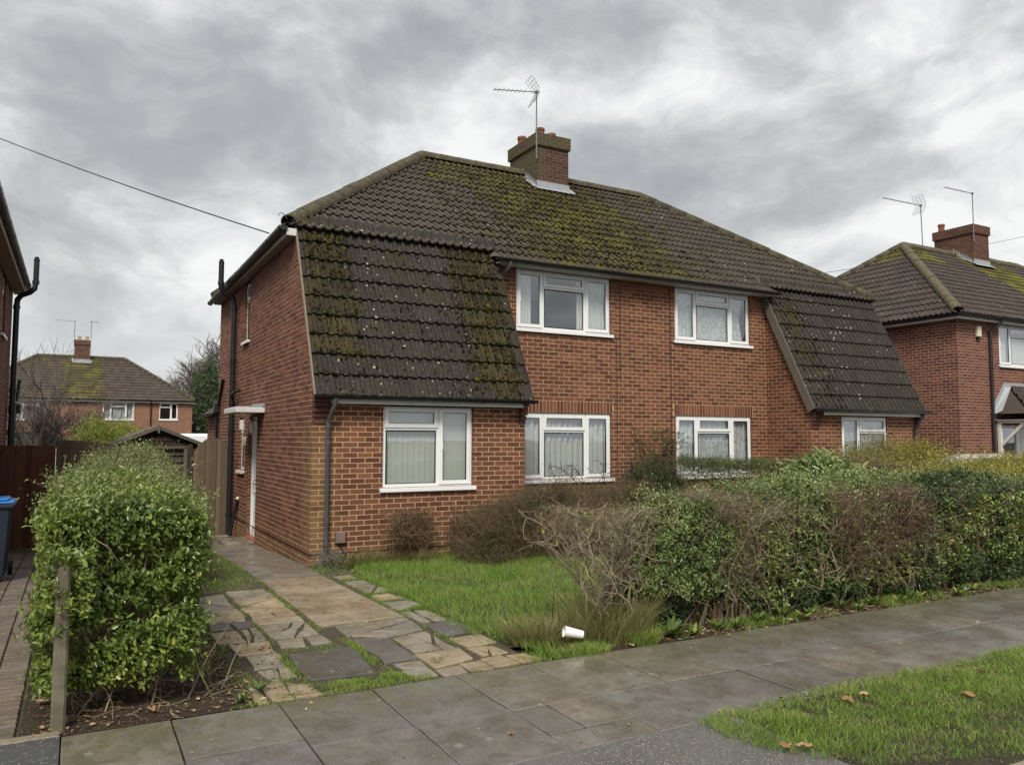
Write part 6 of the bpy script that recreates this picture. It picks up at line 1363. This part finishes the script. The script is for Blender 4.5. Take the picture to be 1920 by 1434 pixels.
n = 260; q = np.concatenate([scatter([(-3.05, -6.66), (-1.8, -6.66), (-1.7, -5.3), (-3.05, -5.3)], 150, .012), scatter([(1.7, -6.75), (8, -6.75), (8, -6.3), (1.7, -6.3)], 220, .012)]); d = RNG.normal(size=q.shape)*np.array([1, 1, .12])
link('twig_litter', tubes('twig_litter', curves(q, d, .08+.18*RNG.random(len(q)), 4, .2), .0028, .0014), TWIG, kind='stuff')
n = 26; q = np.column_stack([-3.0+1.1*RNG.random(n), -6.45+.5*RNG.random(n), np.full(n, -.01)]); d = np.column_stack([RNG.normal(size=n)*.5, RNG.normal(size=n)*.2-.1, np.ones(n)])
hs = thing('hedge_stems', 'pale leaning stems showing under the front of the large green hedge', 'stems', (-2.5, -6.2, 0)); link('stem', tubes('stem', curves(q, d, .3+.35*RNG.random(n), 6, .16), .0055, .002, 5), TWIG, hs, kind='stuff')
def big_leaf(x, y, s, z, label, rot=0.0, lobes=True):
    s *= .68
    mb = MB(); n = 14; V = [(0, 0, .012)]
    for i in range(n):
        a = 2*math.pi*i/n; r = s*(.5+.14*math.cos(3*a)+.1*random.random()); V.append((math.cos(a)*r*1.2, math.sin(a)*r*.8, .004+.02*random.random()))
    M = Matrix.Translation((x, y, z)) @ Matrix.Rotation(rot, 4, 'Z') @ Matrix.Rotation(random.gauss(0, .12), 4, 'X'); V = [tuple(M @ Vector(v)) for v in V]; mb.cur = random.random(); mb.add(V, [(0, i+1, (i+1) % n+1) for i in range(n)])
    mb.tube([V[1], tuple(M @ Vector((s*.9, 0, .02)))], .002, 4); o = mb.build('fallen_leaf', L_DRY); tag(o, label, 'leaf', 'fallen leaves'); return o
for x, y, s, l in ((2.55, -8.95, .10, 'pair-lobed tan leaf lying alone in the middle of the grass verge'), (1.72, -8.62, .12, 'wide pale brown leaf nearest the pavement on the verge'), (1.92, -8.60, .07, 'small light leaf touching the wide pale brown one'), (.82, -9.05, .10, 'curled orange leaf at the verge corner by the asphalt'), (.72, -9.0, .08, 'grey-brown leaf beside the curled orange one'), (3.2, -8.62, .08, 'rusty leaf on the grass towards the far end of the verge'), (1.35, -8.40, .05, 'small orange leaf standing at the edge of grass and slabs'), (-.55, -8.02, .05, 'small red-brown leaf on the grey paving slabs'), (1.35, -6.72, .06, 'orange leaf at the foot of the bare shrub'), (3.18, -6.66, .14, 'large red-brown leaf on the soil under the dead shrub'), (3.32, -6.66, .11, 'second reddish leaf folded against the large one'), (-2.42, -6.52, .09, 'pale crumpled leaf on dark soil beneath the large hedge'), (-3.05, -6.0, .11, 'yellow leaf behind the concrete post on the block paving')):
    big_leaf(x, y, s, .004 if y > -8.3 else .03, l, random.random()*6)

# ------------------------------------------------------------------ trees beyond
def tree(name, label, base, h, spread, mat, levels=5, r0=.12, twig_r=.006, seed=1, lean=(0, 0), upf=.45, split0=.25, nch=4, group=None):
    R2 = random.Random(seed); t = thing(name, label, 'tree', base, group); segs = []
    def grow(p, d, L, r, lv):
        n = 4; pts = [p]; dd = d
        for i in range(n):
            dd = (dd+Vector((R2.gauss(0, .13), R2.gauss(0, .13), R2.gauss(0, .08)+upf*.08))).normalized(); pts.append(pts[-1]+dd*L/n)
        segs.append((lv, pts, r, r*.6))
        if lv >= levels: return
        for i in range(nch+(lv == levels-1)):
            k = R2.randint(1, n); q = (dd+Vector((R2.gauss(0, .6), R2.gauss(0, .6), R2.gauss(0, .35)+upf*.3))*spread).normalized(); grow(pts[k], q, L*R2.uniform(.55, .82), r*(.62 if k < n else .55), lv+1)
    grow(Vector(base), Vector((lean[0], lean[1], 1)).normalized(), h*.36, r0, 0)
    for nm, f in (('trunk', lambda l: l <= 1), ('twigs', lambda l: l > 1)):
        s = [q for q in segs if f(q[0])]
        if s: link(nm, tubes(nm, np.array([[list(p) for p in q[1]] for q in s]), [max(q[2], twig_r) for q in s], [max(q[3], twig_r*.7) for q in s], 4), mat, t, kind='stuff' if nm == 'twigs' else None)
    return t, segs
tree('bare_tree', 'leafless grey tree reaching up in front of the distant mossy roof', (-3.35, 14.6, -.6), 5.3, 1.0, TREEBARK, 5, .06, .0045, 5, nch=4, upf=.9)
tree('bare_tree', 'smaller leafless sapling beside the soil pipe of the fence-side house', (-3.9, 14.0, -.6), 4.4, 1.0, TREEBARK, 5, .05, .0045, 9, nch=4, upf=.7)
tree('bare_tree', 'low tangled leafless bush behind the distant garden, in front of the rear house wall', (-2.75, 14.5, -.6), 5.2, 1.25, TREEBARK, 5, .05, .0045, 12, nch=4, upf=.3)
tree('winter_tree', 'tall leafless tree on the skyline beyond the shed', (5.3, 62, -1), 13.5, .95, TREEBARK, 6, .28, .013, 21, nch=4, upf=.5)
tree('winter_tree', 'leafless tree just showing against the brick corner on the skyline', (7.6, 60, -1), 14, .95, TREEBARK, 6, .3, .013, 31, nch=4, upf=.6)
def ball_foliage(label, name, c, r, n, mat, size, cat='tree', trunk=True, k=7, L=.5, group=None, amp=.25):
    t = thing(name, label, cat, (c[0], c[1], -.7), group); D = unit(RNG.normal(size=(n, 3))); rr = np.array(r)[None]*(1+amp*snoise(D*2, 2.2, int(c[0]*7) % 50))[:, None]*(RNG.random((n, 1))**.28); P = np.array(c)+D*rr
    (cc, ax, nn2, s, r_), C = sprigs(P, unit(D+np.array([0, 0, .4])+RNG.normal(size=D.shape)*.5), L*(.5+RNG.random(n)), k, size, .5, .5)
    link('crown', leaf_mesh('crown', cc, ax, nn2, s, .5, r_), mat, t, kind='stuff')
    if trunk: MB().tube([(c[0], c[1], -.8), (c[0]+.1, c[1], c[2]*.5), tuple(c)], [.22, .16, .06], 7).build('trunk', TREEBARK, t)
    return t
ball_foliage('ivy-clad evergreen tree rising behind the caravan', 'ivy_tree', (5.5, 48, 3.6), (1.25, 1.3, 3.5), 2300, L_DARK, .16, L=.4); ball_foliage('broad dark evergreen filling the gap beside the brick corner', 'evergreen_tree', (6.3, 47, 1.6), (1.5, 1.4, 2.9), 1800, L_DARK, .16, L=.4)
ball_foliage('yellow-green feathery shrub peeping over the fence, left clump', 'conifer_shrub', (-2.45, 10.5, 1.55), (.50, .5, .72), 1300, L_FERN, .06, 'shrub', False, L=.2); ball_foliage('yellow-green feathery shrub next to the shed roof', 'conifer_shrub', (-1.75, 12.5, 1.7), (.5, .45, .45), 900, L_FERN, .06, 'shrub', False, L=.2)
ball_foliage('dark rounded bush behind the green garage roof', 'garden_bush', (-2.5, 20, .9), (1.0, .6, .9), 500, L_DARK, .07, 'shrub', False, L=.2)

# ------------------------------------------------------------------ post, bin, cup, car, scraps
MB().bbox(-3.000, -2.918, -6.62, -6.54, -.06, .99, .014).build('concrete_post', CONC); po = bpy.data.objects['concrete_post']; tag(po, 'weathered square concrete post at the front corner of the large hedge', 'post')
bn = thing('wheelie_bin', 'dark blue-grey wheelie bin with a bright blue lid by the red-brown fence', 'bin', (-3.85, -.28, 0)); NAVY = m_simple('bin_plastic', (.022, .032, .048), .45, .4, .1, 3); BLUE = m_simple('blue_lid_plastic', (.03, .22, .62), .4, .5, .06, 3)
def frustum(x0, x1, y0, y1, z0, z1, t0, mat, name, parent, b=.02):
    mb = MB(); mb.bbox(x0, x1, y0, y1, z0, z1, b); cx, cy = (x0+x1)/2, (y0+y1)/2; mb.v = [(cx+(v[0]-cx)*(t0+(1-t0)*(v[2]-z0)/(z1-z0)), cy+(v[1]-cy)*(t0+(1-t0)*(v[2]-z0)/(z1-z0)), v[2]) for v in mb.v]; return mb.build(name, mat, parent, smooth=False)
frustum(-4.14, -3.60, -.58, .06, .04, .94, .80, NAVY, 'body', bn); MB().bbox(-4.17, -3.57, -.61, .09, .90, .955, .012).build('rim', NAVY, bn)
ld = MB().bbox(-4.165, -3.575, -.605, .06, .957, .985, .012).build('lid', BLUE, bn); MB().bbox(-4.10, -3.64, -.55, .0, .986, 1.02, .016).build('lid_panel', BLUE, ld)
MB().tube([(-4.05, .12, .97), (-3.69, .12, .97)], .016, 8).build('handle', NAVY, bn)
for x in (-4.12, -3.64): MB().tube([(x, .0, .09), (x+.05, .0, .09)], .095, 16).build('wheel', RUBBER, bn)
for x in (-3.70, -3.63): MB().bbox(x-.012, x+.012, .03, .10, .95, 1.0, .004).build('hinge', NAVY, bn)
c = thing('paper_cup', 'white paper cup lying on its side in the grass by the pavement', 'cup', (1.02, -6.50, .04)); CUPM = m_simple('white_paper', (.80, .79, .76), .6, .2, .05, 20)
ca = A(.80, -6.50, .145); cdv = unit(A(.93, -.30, -.22)); mb = MB(); mb.tube([tuple(ca), tuple(ca+cdv*.17)], [.047, .035], 16, False); mb.tube([tuple(ca), tuple(ca+cdv*.006)], [.0505, .0505], 16, False); mb.build('cup_body', CUPM, c, smooth=True)
MB().tube([tuple(ca+cdv*.165), tuple(ca+cdv*.167)], .035, 16).build('cup_base', CUPM, c)
for x, y, s, l, nm in ((6.35, -6.60, .13, 'crumpled white paper scrap by the far end of the hedge', 'paper_scrap'), (1.62, -8.37, .06, 'torn white petals of paper where verge meets slabs', 'paper_scrap'), (-1.53, -7.0, .03, 'tiny white fragment on the slab by the drive', 'paper_scrap')):
    mb = MB(); V = [(x+random.gauss(0, s*.4), y+random.gauss(0, s*.3), .01+random.random()*s*.35) for _ in range(7)]; mb.add(V, [(0, 1, 2), (1, 2, 3), (2, 3, 4), (3, 4, 5), (4, 5, 6)]); tag(mb.build(nm, CUPM), l, 'litter')
nt = thing('netting', 'crumpled grey netting bundled under the downpipe at the bay corner', 'netting', (.25, -1.32, 0)); n = 90; a = RNG.random(n)*6.28; q = np.column_stack([.25+.16*np.cos(a)*RNG.random(n), -1.33+.1*np.sin(a), .02+.14*RNG.random(n)])
link('mesh', tubes('mesh', curves(q, RNG.normal(size=q.shape)*np.array([1, 1, .4]), .2+.2*RNG.random(n), 6, .5), .0022, .0022), METAL, nt, kind='stuff')
for x, z in ((.90, .42), (.97, .5), (.75, .3), (1.08, .38)):
    pass
st_ = thing('dark_sticks', 'thin dark upright sticks in the long grass left of the bare shrub', 'sticks', (.95, -6.1, 0))
for x, y, h, l_ in ((.80, -5.9, .36, -.03), (.98, -6.0, .40, .02), (1.02, -6.1, .30, -.02), (.66, -5.8, .24, -.05)): MB().tube([(x, y, -.02), (x+l_, y, h*.6), (x+l_*1.5, y, h)], [.006, .005, .003], 5).build('stick', TWIGD, st_)

# white car in the far drive, mostly behind the hedges
car = thing('parked_car', 'white car parked behind the golden hedge in front of the far house', 'car', (14.75, -2.5, 0)); CARP = m_simple('white_car_paint', (.78, .79, .80), .2, .6, .02, 2); CX, CY = 14.75, -2.5
prof = [(-2.05, .28), (-2.12, .55), (-2.02, .80), (-1.25, .98), (-.95, 1.02), (-.25, 1.40), (.25, 1.47), (1.05, 1.45), (1.65, 1.28), (1.98, .98), (2.05, .6), (2.0, .28)]
def hull(prof, hw, tuck, mat, name, parent, zcut=.95):
    secs = []; m = len(prof)
    for x in (-hw, -hw*.96, -hw*.5, 0, hw*.5, hw*.96, hw):
        s = abs(x)/hw; row = []
        for (y, z) in prof:
            k = max(0, z-zcut)/(1.5-zcut); xx = x*(1-tuck*k); zz = z-.05*k*s*s-(.02*s*s if z > .5 else 0); row.append((CX+xx, CY+y*(1-.04*s**3), zz))
        secs.append(row)
    V = [v for r in secs for v in r]; F = [(i*m+j, i*m+(j+1) % m, (i+1)*m+(j+1) % m, (i+1)*m+j) for i in range(6) for j in range(m)]+[tuple(range(m))[::-1], tuple(6*m+j for j in range(m))]
    return MB().add(V, F).build(name, mat, parent, smooth=True, fixn=True)
body = hull(prof, .87, .22, CARP, 'body', car)
for s in (-1, 1):
    xs = CX+s*.79; MB().add([(CX+s*.853, CY-.75, 1.0), (CX+s*.853, CY+1.55, 1.0), (CX+s*.745, CY+1.3, 1.34), (CX+s*.735, CY-.12, 1.40)], [(0, 1, 2, 3)]).build('side_window', GLASS, car)
    for yy in (-1.3, 1.3):
        wv = MB().tube([(CX+s*.70, CY+yy, .31), (CX+s*.89, CY+yy, .31)], .31, 20).build('wheel', RUBBER, car, smooth=True); MB().tube([(CX+s*.885, CY+yy, .31), (CX+s*.90, CY+yy, .31)], .2, 12).build('rim', METAL, wv)
    MB().tube([(CX+s*.6, CY-2.05, .68), (CX+s*.6, CY-2.10, .68)], .1, 12).build('headlight', GLASS, car); MB().bbox(CX+s*.9-.1, CX+s*.9+.1, CY-.85, CY-.7, 1.0, 1.12, .02).build('wing_mirror', CARP, car)
MB().add([(CX-.66, CY-.98, 1.03), (CX+.66, CY-.98, 1.03), (CX+.57, CY-.32, 1.365), (CX-.57, CY-.32, 1.365)], [(0, 1, 2, 3)]).build('windscreen', RUBBER, car)
